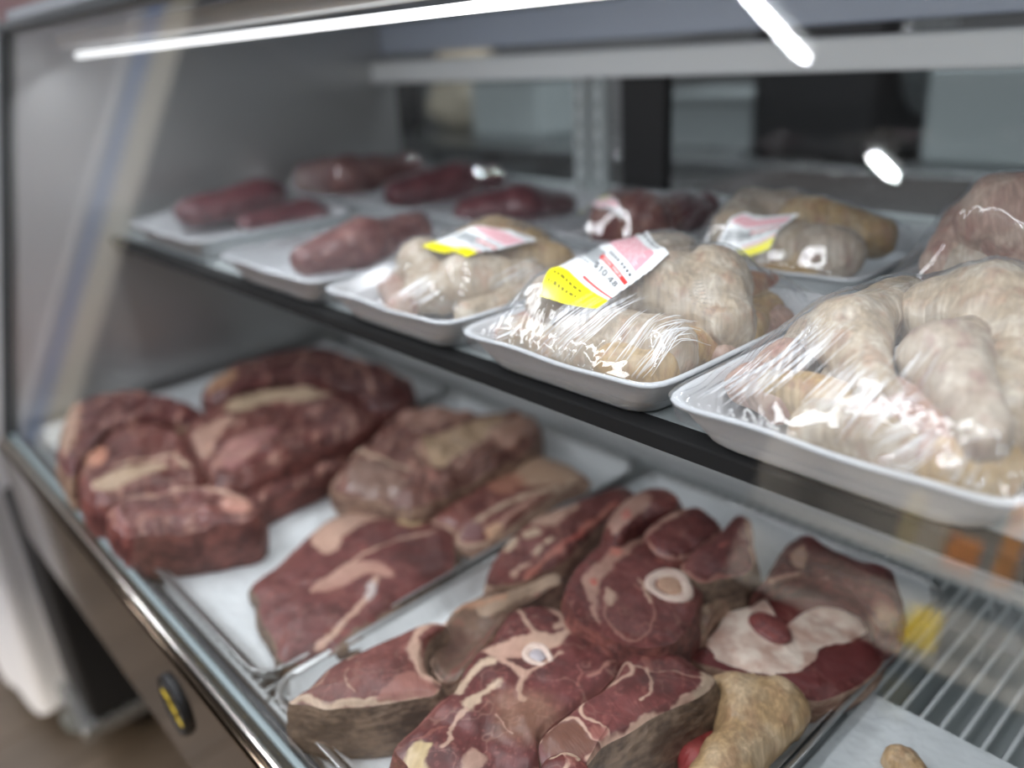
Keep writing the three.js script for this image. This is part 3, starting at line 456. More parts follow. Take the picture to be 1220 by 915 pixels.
cut({ name: 'flank_piece', label: 'flat flank piece with tan membrane and fat folds along its lower edge', group: G2, seed: 53, streaky: 0.4, h: 0.024, side: 'fat', lump: 0.004, fibre: 0.55, base: [0.190, 0.062, 0.050],
  pts: [[516, 616], [520, 601], [543, 586], [579, 560], [616, 545], [648, 541], [694, 561], [697, 568], [668, 580], [630, 606], [600, 630], [579, 641], [563, 643], [548, 640], [540, 625]],
  feats: [{ poly: [[606, 552], [620, 545], [648, 542], [694, 562], [690, 570], [660, 578], [625, 580]], c: [0.52, 0.34, 0.23], c2: CRM }, { poly: [[575, 566], [600, 555], [625, 578], [605, 590], [585, 585]], c: [0.44, 0.16, 0.10], a: 0.7, soft: 0.006 }, { line: [[690, 572], [650, 585], [610, 600], [575, 618], [548, 634]], w: 0.008, c: CRM }, { line: [[640, 592], [610, 612], [590, 630]], w: 0.008, c: FAT, c2: PNK }, { poly: [[548, 632], [565, 622], [575, 632], [568, 642], [552, 640]], c: [0.22, 0.11, 0.11] }, { poly: [[580, 632], [592, 624], [596, 634], [584, 640]], c: [0.62, 0.36, 0.22] }] });
cut({ name: 'neck_chunk', label: 'bony neck chunk with tan fat ridges at the back of the middle pan', group: G2, seed: 59, streaky: 0.75, h: 0.048, side: 'rib', lump: 0.014, edge: 0.012, rag: 0.03, fibre: 0.7, base: [0.202, 0.094, 0.071], marble: 0.35, pale: [0.284, 0.178, 0.130],
  pts: [[394, 566], [417, 536], [446, 512], [474, 487], [506, 479], [543, 481], [579, 489], [610, 488], [630, 484], [640, 512], [616, 536], [564, 562], [527, 583], [493, 594], [453, 590], [420, 582]],
  feats: [{ poly: [[478, 486], [506, 480], [543, 482], [560, 494], [530, 506], [495, 512], [476, 500]], c: FAT, c2: PNK }, { poly: [[500, 528], [540, 512], [580, 500], [600, 496], [580, 520], [545, 545], [515, 560]], c: [0.48, 0.33, 0.20], c2: CRM }, { line: [[400, 562], [420, 540], [455, 548], [485, 560]], w: 0.005, c: CRM }, { poly: [[415, 560], [435, 548], [470, 562], [485, 580], [455, 588], [425, 580]], c: [0.28, 0.18, 0.14], a: 0.8 }, { line: [[470, 520], [490, 512], [515, 508]], w: 0.003, c: DRK }, { line: [[610, 490], [580, 520], [545, 556]], w: 0.004, c: FAT }, { line: [[456, 518], [474, 510], [480, 496]], w: 0.006, c: [0.30, 0.07, 0.06] }, { line: [[500, 530], [510, 555], [520, 575]], w: 0.005, c: PNK, c2: FAT }, { poly: [[585, 515], [615, 495], [634, 490], [636, 510], [600, 532]], c: [0.42, 0.22, 0.17] }] });
cut({ name: 'meat_strip', label: 'narrow dark strip of meat lying along the rim between far pans', group: G2, seed: 61, streaky: 0.75, h: 0.034, side: 'meat', lump: 0.005, base: [0.118, 0.042, 0.038], pts: [[270, 588], [300, 572], [340, 556], [380, 542], [402, 535], [408, 552], [380, 566], [335, 586], [300, 606], [280, 610]], feats: [{ line: [[300, 580], [350, 560], [390, 548]], w: 0.004, c: PNK }] });

// ---- farthest pan
cut({ name: 'chuck_block', label: 'squared chuck block with streaky fat closest to the front glass', group: G1, seed: 67, streaky: 0.75, h: 0.062, side: 'meat', lump: 0.012, rag: 0.03, edge: 0.008, fibre: 0.3, base: [0.178, 0.059, 0.054], marble: 0.4,
  pts: [[128, 606], [142, 590], [175, 578], [215, 574], [255, 575], [290, 586], [306, 600], [296, 612], [262, 620], [210, 628], [160, 632], [138, 624]], feats: [{ line: [[140, 600], [190, 590], [240, 584], [290, 592]], w: 0.006, c: FAT }, { line: [[150, 620], [210, 612], [270, 608]], w: 0.004, c: PNK }, { poly: [[270, 592], [300, 598], [290, 610], [268, 606]], c: [0.55, 0.24, 0.19] }] });
cut({ name: 'shoulder_chunk', label: 'shoulder chunk with pale fat ridges behind the squared chuck block', group: G1, seed: 71, streaky: 0.75, h: 0.066, side: 'meat', lump: 0.010, edge: 0.010, base: [0.142, 0.042, 0.035], marble: 0.3,
  pts: [[92, 570], [100, 540], [122, 516], [155, 502], [190, 500], [214, 512], [232, 540], [242, 560], [215, 574], [175, 579], [140, 590], [110, 592]], feats: [{ poly: [[112, 572], [150, 562], [180, 552], [200, 556], [160, 574], [125, 584]], c: [0.50, 0.36, 0.24], c2: CRM }, { line: [[140, 560], [175, 548], [205, 545], [225, 555]], w: 0.005, c: CRM }, { poly: [[102, 545], [115, 530], [128, 535], [122, 552], [106, 556]], c: [0.55, 0.22, 0.14] }] });
cut({ name: 'dark_roast', label: 'dark red roast at the far left corner of the farthest pan', group: G1, seed: 73, streaky: 0.75, h: 0.070, side: 'rib', lump: 0.010, edge: 0.012, base: [0.089, 0.021, 0.021],
  pts: [[66, 540], [70, 505], [88, 476], [120, 466], [155, 462], [200, 468], [236, 480], [226, 498], [190, 500], [155, 502], [122, 516], [100, 540], [82, 560]], feats: [{ poly: [[74, 520], [80, 490], [92, 478], [98, 496], [90, 524], [78, 545]], c: [0.36, 0.18, 0.13] }, { line: [[110, 485], [150, 466], [170, 470]], w: 0.008, c: [0.34, 0.11, 0.09] }] });
cut({ name: 'rib_rack', label: 'long rack of ribs with a tan fat ridge beside the middle pan', group: G1, seed: 79, streaky: 0.75, h: 0.060, side: 'meat', lump: 0.010, edge: 0.010, fibre: 0.6, base: [0.130, 0.042, 0.035], marble: 0.25,
  pts: [[212, 515], [235, 492], [270, 472], [320, 458], [365, 454], [410, 466], [450, 484], [440, 498], [395, 522], [340, 545], [295, 566], [262, 578], [240, 560], [228, 540]], feats: [{ poly: [[270, 480], [310, 466], [360, 460], [400, 468], [370, 476], [320, 482], [280, 492]], c: [0.46, 0.34, 0.22], c2: CRM }, { poly: [[230, 520], [255, 502], [280, 500], [262, 520], [245, 545]], c: FAT, a: 0.6 }, { poly: [[260, 540], [290, 520], [330, 510], [310, 535], [275, 560]], c: [0.34, 0.14, 0.14], a: 0.8 }, { line: [[280, 560], [340, 530], [400, 506]], w: 0.006, c: [0.13, 0.03, 0.03] }] });
cut({ name: 'dark_roast', label: 'dark ragged roast at the rear wall behind the rack of ribs', group: G1, seed: 83, streaky: 0.75, h: 0.066, side: 'meat', lump: 0.010, edge: 0.012, rag: 0.03, base: [0.089, 0.022, 0.021],
  pts: [[240, 456], [262, 438], [300, 424], [345, 412], [390, 412], [430, 424], [470, 436], [490, 450], [484, 464], [452, 480], [410, 464], [365, 452], [318, 456], [272, 468], [248, 470]], feats: [{ poly: [[245, 452], [265, 440], [282, 444], [270, 460], [252, 464]], c: [0.42, 0.20, 0.10] }, { line: [[300, 440], [350, 428], [390, 430]], w: 0.006, c: [0.34, 0.14, 0.11] }, { line: [[430, 432], [440, 452], [444, 470]], w: 0.006, c: [0.40, 0.17, 0.14] }] });

// ---------------------------------------------------------------- yellowish shank piece in the nearest pan
function blob(list, k, cell, amp, freq, s, flat = 1) {        // one smooth body from tapered limbs [ax, ay, az, ra, bx, by, bz, rb] in metres
  let lo = [1e9, 1e9, 1e9], hi = [-1e9, -1e9, -1e9];
  for (const c of list) for (const [o, r] of [[0, c[3]], [4, c[7]]]) for (let i = 0; i < 3; i++) { lo[i] = Math.min(lo[i], c[o + i] - r); hi[i] = Math.max(hi[i], c[o + i] + r); }
  const mid = lo.map((v, i) => (v + hi[i]) / 2), half = Math.max(...lo.map((v, i) => (hi[i] - v) / 2)) + k + amp + 2 * cell, res = Math.min(72, Math.ceil(2 * half / cell) + 4);
  const mc = new MarchingCubes(res, undefined, false, false, 60000); mc.isolation = 0;
  const hs = res / 2;
  for (let z = 0; z < res; z++) for (let y = 0; y < res; y++) for (let x = 0; x < res; x++) {
    const px = mid[0] + (x - hs) / hs * half, py = mid[1] + (y - hs) / hs * half, pz = mid[2] + (z - hs) / hs * half;
    let d = 1e3;
    for (const c of list) {
      const dx = c[4] - c[0], dy = c[5] - c[1], dz = c[6] - c[2], t = clamp(((px - c[0]) * dx + (py - c[1]) * dy + (pz - c[2]) * dz) / (dx * dx + dy * dy + dz * dz + 1e-9));
      const ex = px - c[0] - dx * t, ey = (py - c[1] - dy * t) / flat, ez = pz - c[2] - dz * t, q = Math.sqrt(ex * ex + ey * ey + ez * ez) - lerp(c[3], c[7], t);
      const h = clamp(0.5 + 0.5 * (d - q) / k); d = d > 900 ? q : lerp(d, q, h) - k * h * (1 - h);
    }
    if (d < 0.03) d += amp * 2 * fbm(px * freq + s, py * freq, pz * freq + s, 3) + amp * 0.35 * fbm(px * freq * 3.6, py * freq * 3.6, pz * freq * 3.6 + s, 2);
    mc.field[z * res * res + y * res + x] = -d;
  }
  mc.update();
  const n = mc.count, P = new Float32Array(n * 3);
  for (let i = 0; i < n; i++) for (let j = 0; j < 3; j++) P[i * 3 + j] = mid[j] + mc.positionArray[i * 3 + j] * half;
  let g = new THREE.BufferGeometry(); g.setAttribute('position', new THREE.BufferAttribute(P, 3));
  g = mergeVertices(g, half / res * 0.05); g.computeVertexNormals();
  const p = g.attributes.position, nn = g.attributes.normal; let chk = 0; // turn outward if needed
  for (let i = 0; i < p.count; i++) chk += (p.getX(i) - mid[0]) * nn.getX(i) + (p.getY(i) - mid[1]) * nn.getY(i) + (p.getZ(i) - mid[2]) * nn.getZ(i);
  if (chk < 0) { const ix = g.index.array; for (let i = 0; i < ix.length; i += 3) { const q = ix[i]; ix[i] = ix[i + 1]; ix[i + 1] = q; } g.computeVertexNormals(); }
  const uv = new Float32Array(p.count * 2); for (let i = 0; i < p.count; i++) { uv[2 * i] = (p.getX(i) + 0.3 * p.getY(i)) * 14; uv[2 * i + 1] = (p.getZ(i) + 0.4 * p.getY(i)) * 14; }
  g.setAttribute('uv', new THREE.BufferAttribute(uv, 2));
  return g;
}
function tint(g, cols, f, s) { // mottled flesh colours by noise
  const p = g.attributes.position, c = new Float32Array(p.count * 3);
  for (let i = 0; i < p.count; i++) {
    const x = p.getX(i) * f, y = p.getY(i) * f, z = p.getZ(i) * f, a = 0.5 + 1.1 * fbm(x + s, y, z, 3), b = 0.5 + 1.2 * fbm(x * 1.7, y + s * 2, z * 1.7 + 4, 3), w = 0.12 * fbm(x * 6, y * 6, z * 6, 2);
    let q = mix3(cols[0], cols[1], smooth(0.35, 0.75, a)); q = mix3(q, cols[2], 0.8 * smooth(0.55, 0.9, b));
    c[3 * i] = q[0] * (1 + w); c[3 * i + 1] = q[1] * (1 + w); c[3 * i + 2] = q[2] * (1 + w);
  }
  g.setAttribute('color', new THREE.BufferAttribute(c, 3)); return g;
}
const skinBump = dataTex(256, 256, (u, v) => { const g = 0.5 + 0.5 * tile(u, v, 5, 3) + 0.5 * tile(u, v, 1.5, 3); return [g, g, g]; });
const skinMap = dataTex(256, 256, (u, v) => { const n = tile(u, v, 3.2, 4), m = tile(u, v, 1.1, 3), f = 0.84 + 0.5 * n + 0.2 * m, w = smooth(0.10, 0.35, n + 0.4 * m) * 0.22; return [toS(f + w * 0.9), toS(f * 0.97 + w), toS(f * 0.94 + w)]; }, true);
const skinMat = phys({ vertexColors: true, roughness: 0.48, map: skinMap, bumpMap: skinBump, bumpScale: 0.0006, clearcoat: 0.25, clearcoatRoughness: 0.3 });
const organMat = phys({ vertexColors: true, roughness: 0.35, bumpMap: skinBump, bumpScale: 0.001, clearcoat: 0.4, clearcoatRoughness: 0.2 });
const PAL = {
  pale: [[0.50, 0.40, 0.28], [0.63, 0.55, 0.44], [0.46, 0.29, 0.19]], yellow: [[0.52, 0.34, 0.14], [0.58, 0.43, 0.24], [0.46, 0.24, 0.13]], pink: [[0.50, 0.32, 0.25], [0.58, 0.43, 0.34], [0.42, 0.21, 0.17]], orange: [[0.45, 0.17, 0.07], [0.52, 0.28, 0.13], [0.38, 0.10, 0.05]],
  grey: [[0.46, 0.37, 0.28], [0.58, 0.50, 0.40], [0.36, 0.22, 0.18]], heart: [[0.16, 0.055, 0.05], [0.24, 0.11, 0.085], [0.34, 0.16, 0.12]], liver: [[0.13, 0.028, 0.035], [0.19, 0.05, 0.055], [0.10, 0.02, 0.025]], organ: [[0.19, 0.075, 0.068], [0.30, 0.15, 0.13], [0.12, 0.035, 0.035]], shank: [[0.56, 0.38, 0.20], [0.66, 0.50, 0.32], [0.44, 0.27, 0.15]],
};
{
  const at = (px, py, h) => onPlane(px, py, PAPER + h), o = at(900, 865, 0.02), L = (px, py, h) => { const p = at(px, py, h); return [p.x - o.x, h, p.z - o.z]; };
  const t = thing('shank_piece', 'tan skin-covered shank piece in front of the fat-banded steak', 'meat', o.x, PAPER, o.z, G3);
  part(t, 'shank_body', tint(blob([[...L(925, 845, 0.026), 0.025, ...L(880, 840, 0.026), 0.024], [...L(905, 870, 0.022), 0.022, ...L(870, 905, 0.020), 0.019], [...L(868, 830, 0.03), 0.013, ...L(885, 850, 0.026), 0.02], [...L(870, 905, 0.020), 0.018, ...L(835, 940, 0.018), 0.016]], 0.014, 0.0034, 0.003, 40, 3), PAL.shank, 40, 2), skinMat, 'tan fat skin');
  part(t, 'lean_end', tint(blob([[...L(842, 880, 0.014), 0.008, ...L(828, 905, 0.012), 0.012], [...L(828, 905, 0.012), 0.011, ...L(822, 925, 0.012), 0.009]], 0.008, 0.003, 0.002, 60, 5), [[0.34, 0.05, 0.05], [0.42, 0.09, 0.08], [0.24, 0.03, 0.03]], 60, 3), organMat, 'raw red end');
}
{ const o = onPlane(1092, 918, DECK + 0.02); const t = thing('meat_scrap', 'small brownish meat scrap on the plain white paper sheet', 'meat', o.x, DECK + 0.0075, o.z);
  part(t, 'scrap_body', tint(blob([[-0.012, 0.012, 0, 0.012, 0.012, 0.010, 0.006, 0.009]], 0.008, 0.002, 0.002, 70, 2), PAL.shank, 60, 2), skinMat); }

// ---------------------------------------------------------------- foam trays under film
const film = phys({ color: lin(0.86, 0.87, 0.88), transmission: 0.93, thickness: 0, roughness: 0.03, ior: 1.6, specularIntensity: 0.55, side: THREE.DoubleSide });
const filmClear = phys({ color: lin(0.86, 0.87, 0.88), transmission: 0.985, thickness: 0, roughness: 0.04, ior: 1.55, side: THREE.DoubleSide });
const glintMat = phys({ color: lin(0.88, 0.89, 0.90), transmission: 0.35, thickness: 0, roughness: 0.22, ior: 1.6, side: THREE.DoubleSide });  // white stock for the strips that paint highlights on the film
const sup = (w, d, n, seg) => { const out = []; for (let i = 0; i < seg; i++) { const a = i / seg * 2 * Math.PI, c = Math.cos(a), s = Math.sin(a), k = Math.pow(Math.abs(c) ** n + Math.abs(s) ** n, -1 / n); out.push([c * k * w / 2, s * k * d / 2]); } return out; };
const TH = 0.031;
function trayGeo(w, d) {
  const prof = [[0.028, 0.0], [0.022, 0.0006], [0.018, 0.004], [0.0045, TH - 0.003], [0.0008, TH - 0.0016], [0.0, TH], [0.0012, TH + 0.0016], [0.004, TH + 0.0012], [0.0065, TH - 0.002], [0.019, 0.007], [0.024, 0.0040], [0.03, 0.0034]];
  return loft(prof.map(([i, y]) => sup(w - 2 * i, d - 2 * i, 11 - i * 90, 120).map(([x, z]) => [x, y + (i < 0.006 ? 0.0009 * Math.sin(x * 60 + d * 90) : 0), z])));
}
// price label, drawn once: white stock with a pink text block, a bar code, a price and a yellow strip
const labelTex = (() => {
  const c = document.createElement('canvas'); c.width = 256; c.height = 400; const x = c.getContext('2d');
  x.fillStyle = '#eef1f2'; x.fillRect(0, 0, 256, 400);
  x.fillStyle = '#3a3f44'; for (let k = 0; k < 11; k++) x.fillRect(90 + k * 13, 14 + (k % 2), 7 + (k % 3), 14);
  x.fillStyle = '#e7a3ae'; x.fillRect(16, 60, 224, 112); x.fillStyle = '#f7e6e9';
  for (let r = 0; r < 9; r++) { let q = 24; while (q < 220) { const w = 8 + ((q * 7 + r * 13) % 19); x.fillRect(q, 68 + r * 11.4, w, 4); q += w + 5; } }
  x.fillStyle = '#e7a3ae'; x.fillRect(116, 104, 30, 34); x.strokeStyle = '#f9eef0'; x.lineWidth = 4; x.beginPath(); x.arc(131, 121, 10, 0, 6.3); x.stroke();
  x.fillStyle = '#41464a'; for (let k = 0; k < 8; k++) x.fillRect(142 + k * 12 + (k > 3 ? 6 : 0), 192, 7, 13);
  let q = 20; for (let k = 0; k < 34; k++) { const w = 1 + ((k * 5 + 3) % 3); x.fillStyle = '#555c60'; x.fillRect(q, 212, w, 62); q += w + 1 + ((k * 7) % 2); }
  x.fillStyle = '#555c60'; for (let k = 0; k < 9; k++) x.fillRect(20 + k * 11, 280, 6, 7);
  x.fillStyle = '#d6403c'; x.fillRect(128, 224, 120, 20); x.fillStyle = '#fff'; x.font = 'bold 14px sans-serif'; x.fillText('TOTAL PRICE', 138, 239);
  x.fillStyle = '#2b2f33'; x.font = 'bold 34px sans-serif'; x.fillText('$10.48', 132, 282);
  x.fillStyle = '#d6403c'; x.fillRect(128, 322, 128, 8);
  x.fillStyle = '#f3ea1c'; x.fillRect(0, 342, 256, 58); x.fillStyle = '#e6d90f'; x.fillRect(168, 342, 5, 58);
  x.fillStyle = '#6f6a20'; for (let r = 0; r < 2; r++) { let p = 22 + r * -8; while (p < 150) { const w = 6 + ((p * 5 + r * 11) % 13); x.fillRect(p, 358 + r * 17, w, 6); p += w + 6; } }
  const t = new THREE.CanvasTexture(c); t.colorSpace = THREE.SRGBColorSpace; return t;
})();
const labelMat = phys({ map: labelTex, roughness: 0.35, clearcoat: 0.5, clearcoatRoughness: 0.15 });

function pack(o) {
  const w = o.w || 0.201, d = o.d || 0.248, s0 = o.seed || 1;
  const t = thing(o.name, o.label, 'meat package', o.x, SHELF, o.z, o.group); t.rotation.y = 0;
  part(t, 'foam_tray', trayGeo(w, d), M.foam, 'white foam tray');
  const L = (px, py, h) => { const p = onPlane(px, py, SHELF + h); return [p.x - o.x, h, p.z - o.z]; };
  // obstacle raster under the film
  const Q = 0.0025, QX = Math.ceil(w / Q) + 8, QZ = Math.ceil(d / Q) + 8, obs = new Float32Array(QX * QZ).fill(0.004);
  o.pieces.forEach((p, i) => {
    const gr = p.grow ?? o.grow ?? 1, limbs = p.limbs.map(([a, b]) => { const up = o.rise ?? 0.007, A = L(a[0], a[1], a[2] + up), B = L(b[0], b[1], b[2] + up); return [...A, a[3] * gr, ...B, b[3] * gr]; });
    for (const c of limbs) for (const e of [0, 4]) { const r = c[e + 3]; c[e] = clamp(c[e], -w / 2 + 0.012 + r, w / 2 - 0.012 - r); c[e + 2] = clamp(c[e + 2], -d / 2 + 0.012 + r, d / 2 - 0.012 - r); c[e + 1] = Math.max(c[e + 1], 0.005 + r * (p.flat || 1)); }
    const g = blob(limbs, p.k ?? 0.010, o.cell || 0.0032, p.amp ?? (o.lumpy ?? 0.0034), p.freq || 32, s0 * 3 + i, p.flat || 1); tint(g, PAL[p.c || 'pale'], p.cf || 52, s0 + i * 2);
    part(t, p.n || 'chicken_leg', g, p.organ ? organMat : skinMat, p.label);
    const P = g.attributes.position;
    for (let k = 0; k < P.count; k++) { const ix = Math.round((P.getX(k) + w / 2) / Q) + 4, iz = Math.round((P.getZ(k) + d / 2) / Q) + 4; for (let a = -1; a < 2; a++) for (let b = -1; b < 2; b++) { const q = clamp(iz + b, 0, QZ - 1) * QX + clamp(ix + a, 0, QX - 1); obs[q] = Math.max(obs[q], P.getY(k)); } }
  });
  const obsAt = (x, z) => { const fx = clamp((x + w / 2) / Q + 4, 0, QX - 1.01), fz = clamp((z + d / 2) / Q + 4, 0, QZ - 1.01), i = fx | 0, j = fz | 0, a = fx - i, b = fz - j; return lerp(lerp(obs[j * QX + i], obs[j * QX + i + 1], a), lerp(obs[(j + 1) * QX + i], obs[(j + 1) * QX + i + 1], a), b); };
  const map = (s, v) => { const m = Math.max(Math.abs(s), Math.abs(v)); if (m < 1e-6) return [0, 0]; const n = 11, k = m / Math.pow(Math.abs(s) ** n + Math.abs(v) ** n, 1 / n); return [s * k * w / 2, v * k * d / 2]; };
  // the film hangs as a taut skin over what lies in the tray
  const G = 64, hh = new Float32Array((G + 1) * (G + 1)).fill(TH + 0.002), ob = new Float32Array((G + 1) * (G + 1));
  for (let j = 0; j <= G; j++) for (let i = 0; i <= G; i++) { const [x, z] = map(i / G * 2 - 1, j / G * 2 - 1); ob[j * (G + 1) + i] = obsAt(x, z) + 0.0014; if (i && j && i < G && j < G) hh[j * (G + 1) + i] = Math.max(TH + 0.002, ob[j * (G + 1) + i]); }
  for (let it = 0; it < (o.taut || 160); it++) for (let j = 1; j < G; j++) for (let i = 1; i < G; i++) { const k = j * (G + 1) + i, q = (hh[k - 1] + hh[k + 1] + hh[k - G - 1] + hh[k + G + 1]) / 4; hh[k] = Math.max(ob[k], hh[k] + 1.5 * (q - hh[k])); }
  const hAt = (s, v) => { const fx = clamp((s + 1) / 2 * G, 0, G - 0.001), fz = clamp((v + 1) / 2 * G, 0, G - 0.001), i = fx | 0, j = fz | 0, a = fx - i, b = fz - j, k = j * (G + 1) + i; return lerp(lerp(hh[k], hh[k + 1], a), lerp(hh[k + G + 1], hh[k + G + 2], a), b); };
  const unmap = (x, z) => { const n = 11, a = Math.abs(2 * x / w), b = Math.abs(2 * z / d), m = Math.max(a, b); if (m < 1e-6) return [0, 0]; const k = Math.pow(a ** n + b ** n, 1 / n) / m; return [2 * x / w * k, 2 * z / d * k]; };
  const onFilm = ([px, py]) => { let h = 0.055, p; for (let k = 0; k < 14; k++) { p = L(px, py, h); const [s, v] = unmap(p[0], p[2]); h = lerp(h, hAt(clamp(s, -1, 1), clamp(v, -1, 1)), 0.4); } return [p[0], p[2]]; };
  const labels = (o.labels || []).map((q) => q.map(onFilm));
  const inLabel = (x, z) => labels.some((q) => inside(x, z, q));
  {
    const nx = o.fx || 620, nz = o.fz || 100, pos = [], idx = [];
    const fan = o.fan || [0, 0.5];
    for (let j = 0; j <= nz + 2; j++) for (let i = 0; i <= nx + 2; i++) {
      const ii = clamp(i - 1, 0, nx), jj = clamp(j - 1, 0, nz), s = ii / nx * 2 - 1, v = jj / nz * 2 - 1; let [x, z] = map(s, v), y = hAt(s, v);
      const edgeN = 1 - Math.max(Math.abs(s), Math.abs(v));
      if (!inLabel(x, z)) {
        const gap = y - obsAt(x, z), dir = fan[0] + fan[1] * x / w * 2, q = x * Math.cos(dir) - z * Math.sin(dir), al = x * Math.sin(dir) + z * Math.cos(dir);
        const zone = smooth(0.0, 0.10, fbm(q * 9 + s0 * 3, al * 9, s0 + 0.5, 2) + (o.streak ?? 0.1)), tight = 0.35 + 0.65 * smooth(0.001, 0.007, gap);
        const ph = q * (o.freq || 260) + 3.2 * fbm(q * 60, al * 14, s0 + 0.3, 2), run = smooth(-0.18, 0.10, N3(q * 60, al * 9, s0 + 7.5)), pl = Math.pow(0.5 + 0.5 * Math.sin(ph * 6.283), 2);
        y += zone * tight * run * (o.amp || 0.0013) * pl * smooth(0, 0.05, edgeN);
        y += 0.0009 * (0.5 + fbm(q * 150, al * 30, s0 + 0.7, 2)) * smooth(0, 0.05, edgeN) * tight;
        y += 0.0006 * fbm(x * 90, z * 90, s0, 3) * smooth(0, 0.06, edgeN);
      }
      const under = i === 0 || j === 0 || i === nx + 2 || j === nz + 2;
      if (under) { x *= 0.975; z *= 0.98; y = TH - 0.012; } else if (edgeN < 1e-6) { x *= 1.006; z *= 1.006; }
      pos.push(x, y, z);
    }
    const m = nx + 3; for (let j = 0; j < nz + 2; j++) for (let i = 0; i < nx + 2; i++) { const p = j * m + i; idx.push(p, p + m, p + 1, p + 1, p + m, p + m + 1); }
    const g = new THREE.BufferGeometry(); g.setAttribute('position', new THREE.Float32BufferAttribute(pos, 3)); g.setIndex(idx); g.computeVertexNormals();
    part(t, 'cling_film', g, o.clear ? filmClear : film, 'clear wrinkled cling film');
  }
  for (const [bl, br, tr, tl] of labels) {
    const a = 16, b = 26, pos = [], uv = [], idx = [];
    for (let j = 0; j <= b; j++) for (let i = 0; i <= a; i++) { const p = i / a, q = j / b, x = lerp(lerp(bl[0], br[0], p), lerp(tl[0], tr[0], p), q), z = lerp(lerp(bl[1], br[1], p), lerp(tl[1], tr[1], p), q); const sv = unmap(x, z), s = clamp(sv[0], -0.97, 0.97), v = clamp(sv[1], -0.97, 0.97), xz = map(s, v); pos.push(xz[0], hAt(s, v) + 0.0011, xz[1]); uv.push(p, q); }
    for (let j = 0; j < b; j++) for (let i = 0; i < a; i++) { const p = j * (a + 1) + i; idx.push(p, p + 1, p + a + 1, p + 1, p + a + 2, p + a + 1); }
    const g = new THREE.BufferGeometry(); g.setAttribute('position', new THREE.Float32BufferAttribute(pos, 3)); g.setAttribute('uv', new THREE.Float32BufferAttribute(uv, 2)); g.setIndex(idx); orient(g); g.computeVertexNormals();
    part(t, 'price_label', g, labelMat, 'white price label with yellow strip');
  }
  if (o.glints) { // white strips set on the film in place of highlights
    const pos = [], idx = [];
    for (const [A, B, spread, n] of o.glints) {
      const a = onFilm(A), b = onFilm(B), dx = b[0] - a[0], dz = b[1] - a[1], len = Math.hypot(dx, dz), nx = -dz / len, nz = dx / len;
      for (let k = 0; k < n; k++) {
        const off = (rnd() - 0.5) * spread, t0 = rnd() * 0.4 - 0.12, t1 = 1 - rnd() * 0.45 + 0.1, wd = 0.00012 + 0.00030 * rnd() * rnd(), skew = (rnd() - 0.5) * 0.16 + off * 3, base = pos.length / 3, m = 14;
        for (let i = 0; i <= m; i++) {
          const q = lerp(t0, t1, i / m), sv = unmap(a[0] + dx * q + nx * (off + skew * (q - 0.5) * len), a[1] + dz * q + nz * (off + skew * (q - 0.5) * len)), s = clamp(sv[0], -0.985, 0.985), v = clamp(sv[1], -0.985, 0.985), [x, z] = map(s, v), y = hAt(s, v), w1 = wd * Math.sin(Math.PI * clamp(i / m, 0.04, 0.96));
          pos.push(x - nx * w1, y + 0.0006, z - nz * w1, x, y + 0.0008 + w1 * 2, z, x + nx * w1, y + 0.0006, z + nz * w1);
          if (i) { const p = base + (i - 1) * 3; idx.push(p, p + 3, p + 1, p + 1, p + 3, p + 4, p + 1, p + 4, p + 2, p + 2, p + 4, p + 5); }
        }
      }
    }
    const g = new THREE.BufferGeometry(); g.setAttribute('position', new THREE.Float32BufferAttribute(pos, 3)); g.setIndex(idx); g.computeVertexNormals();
    const f = part(t, 'film_glints', g, glintMat, 'white strips standing for highlights on the film'); f.userData.kind = 'stuff';
  }
  return t;
}
const FR = -0.497, BK = -0.792, GC = 'wrapped chicken trays on the shelf', GL = 'wrapped offal trays on the shelf';
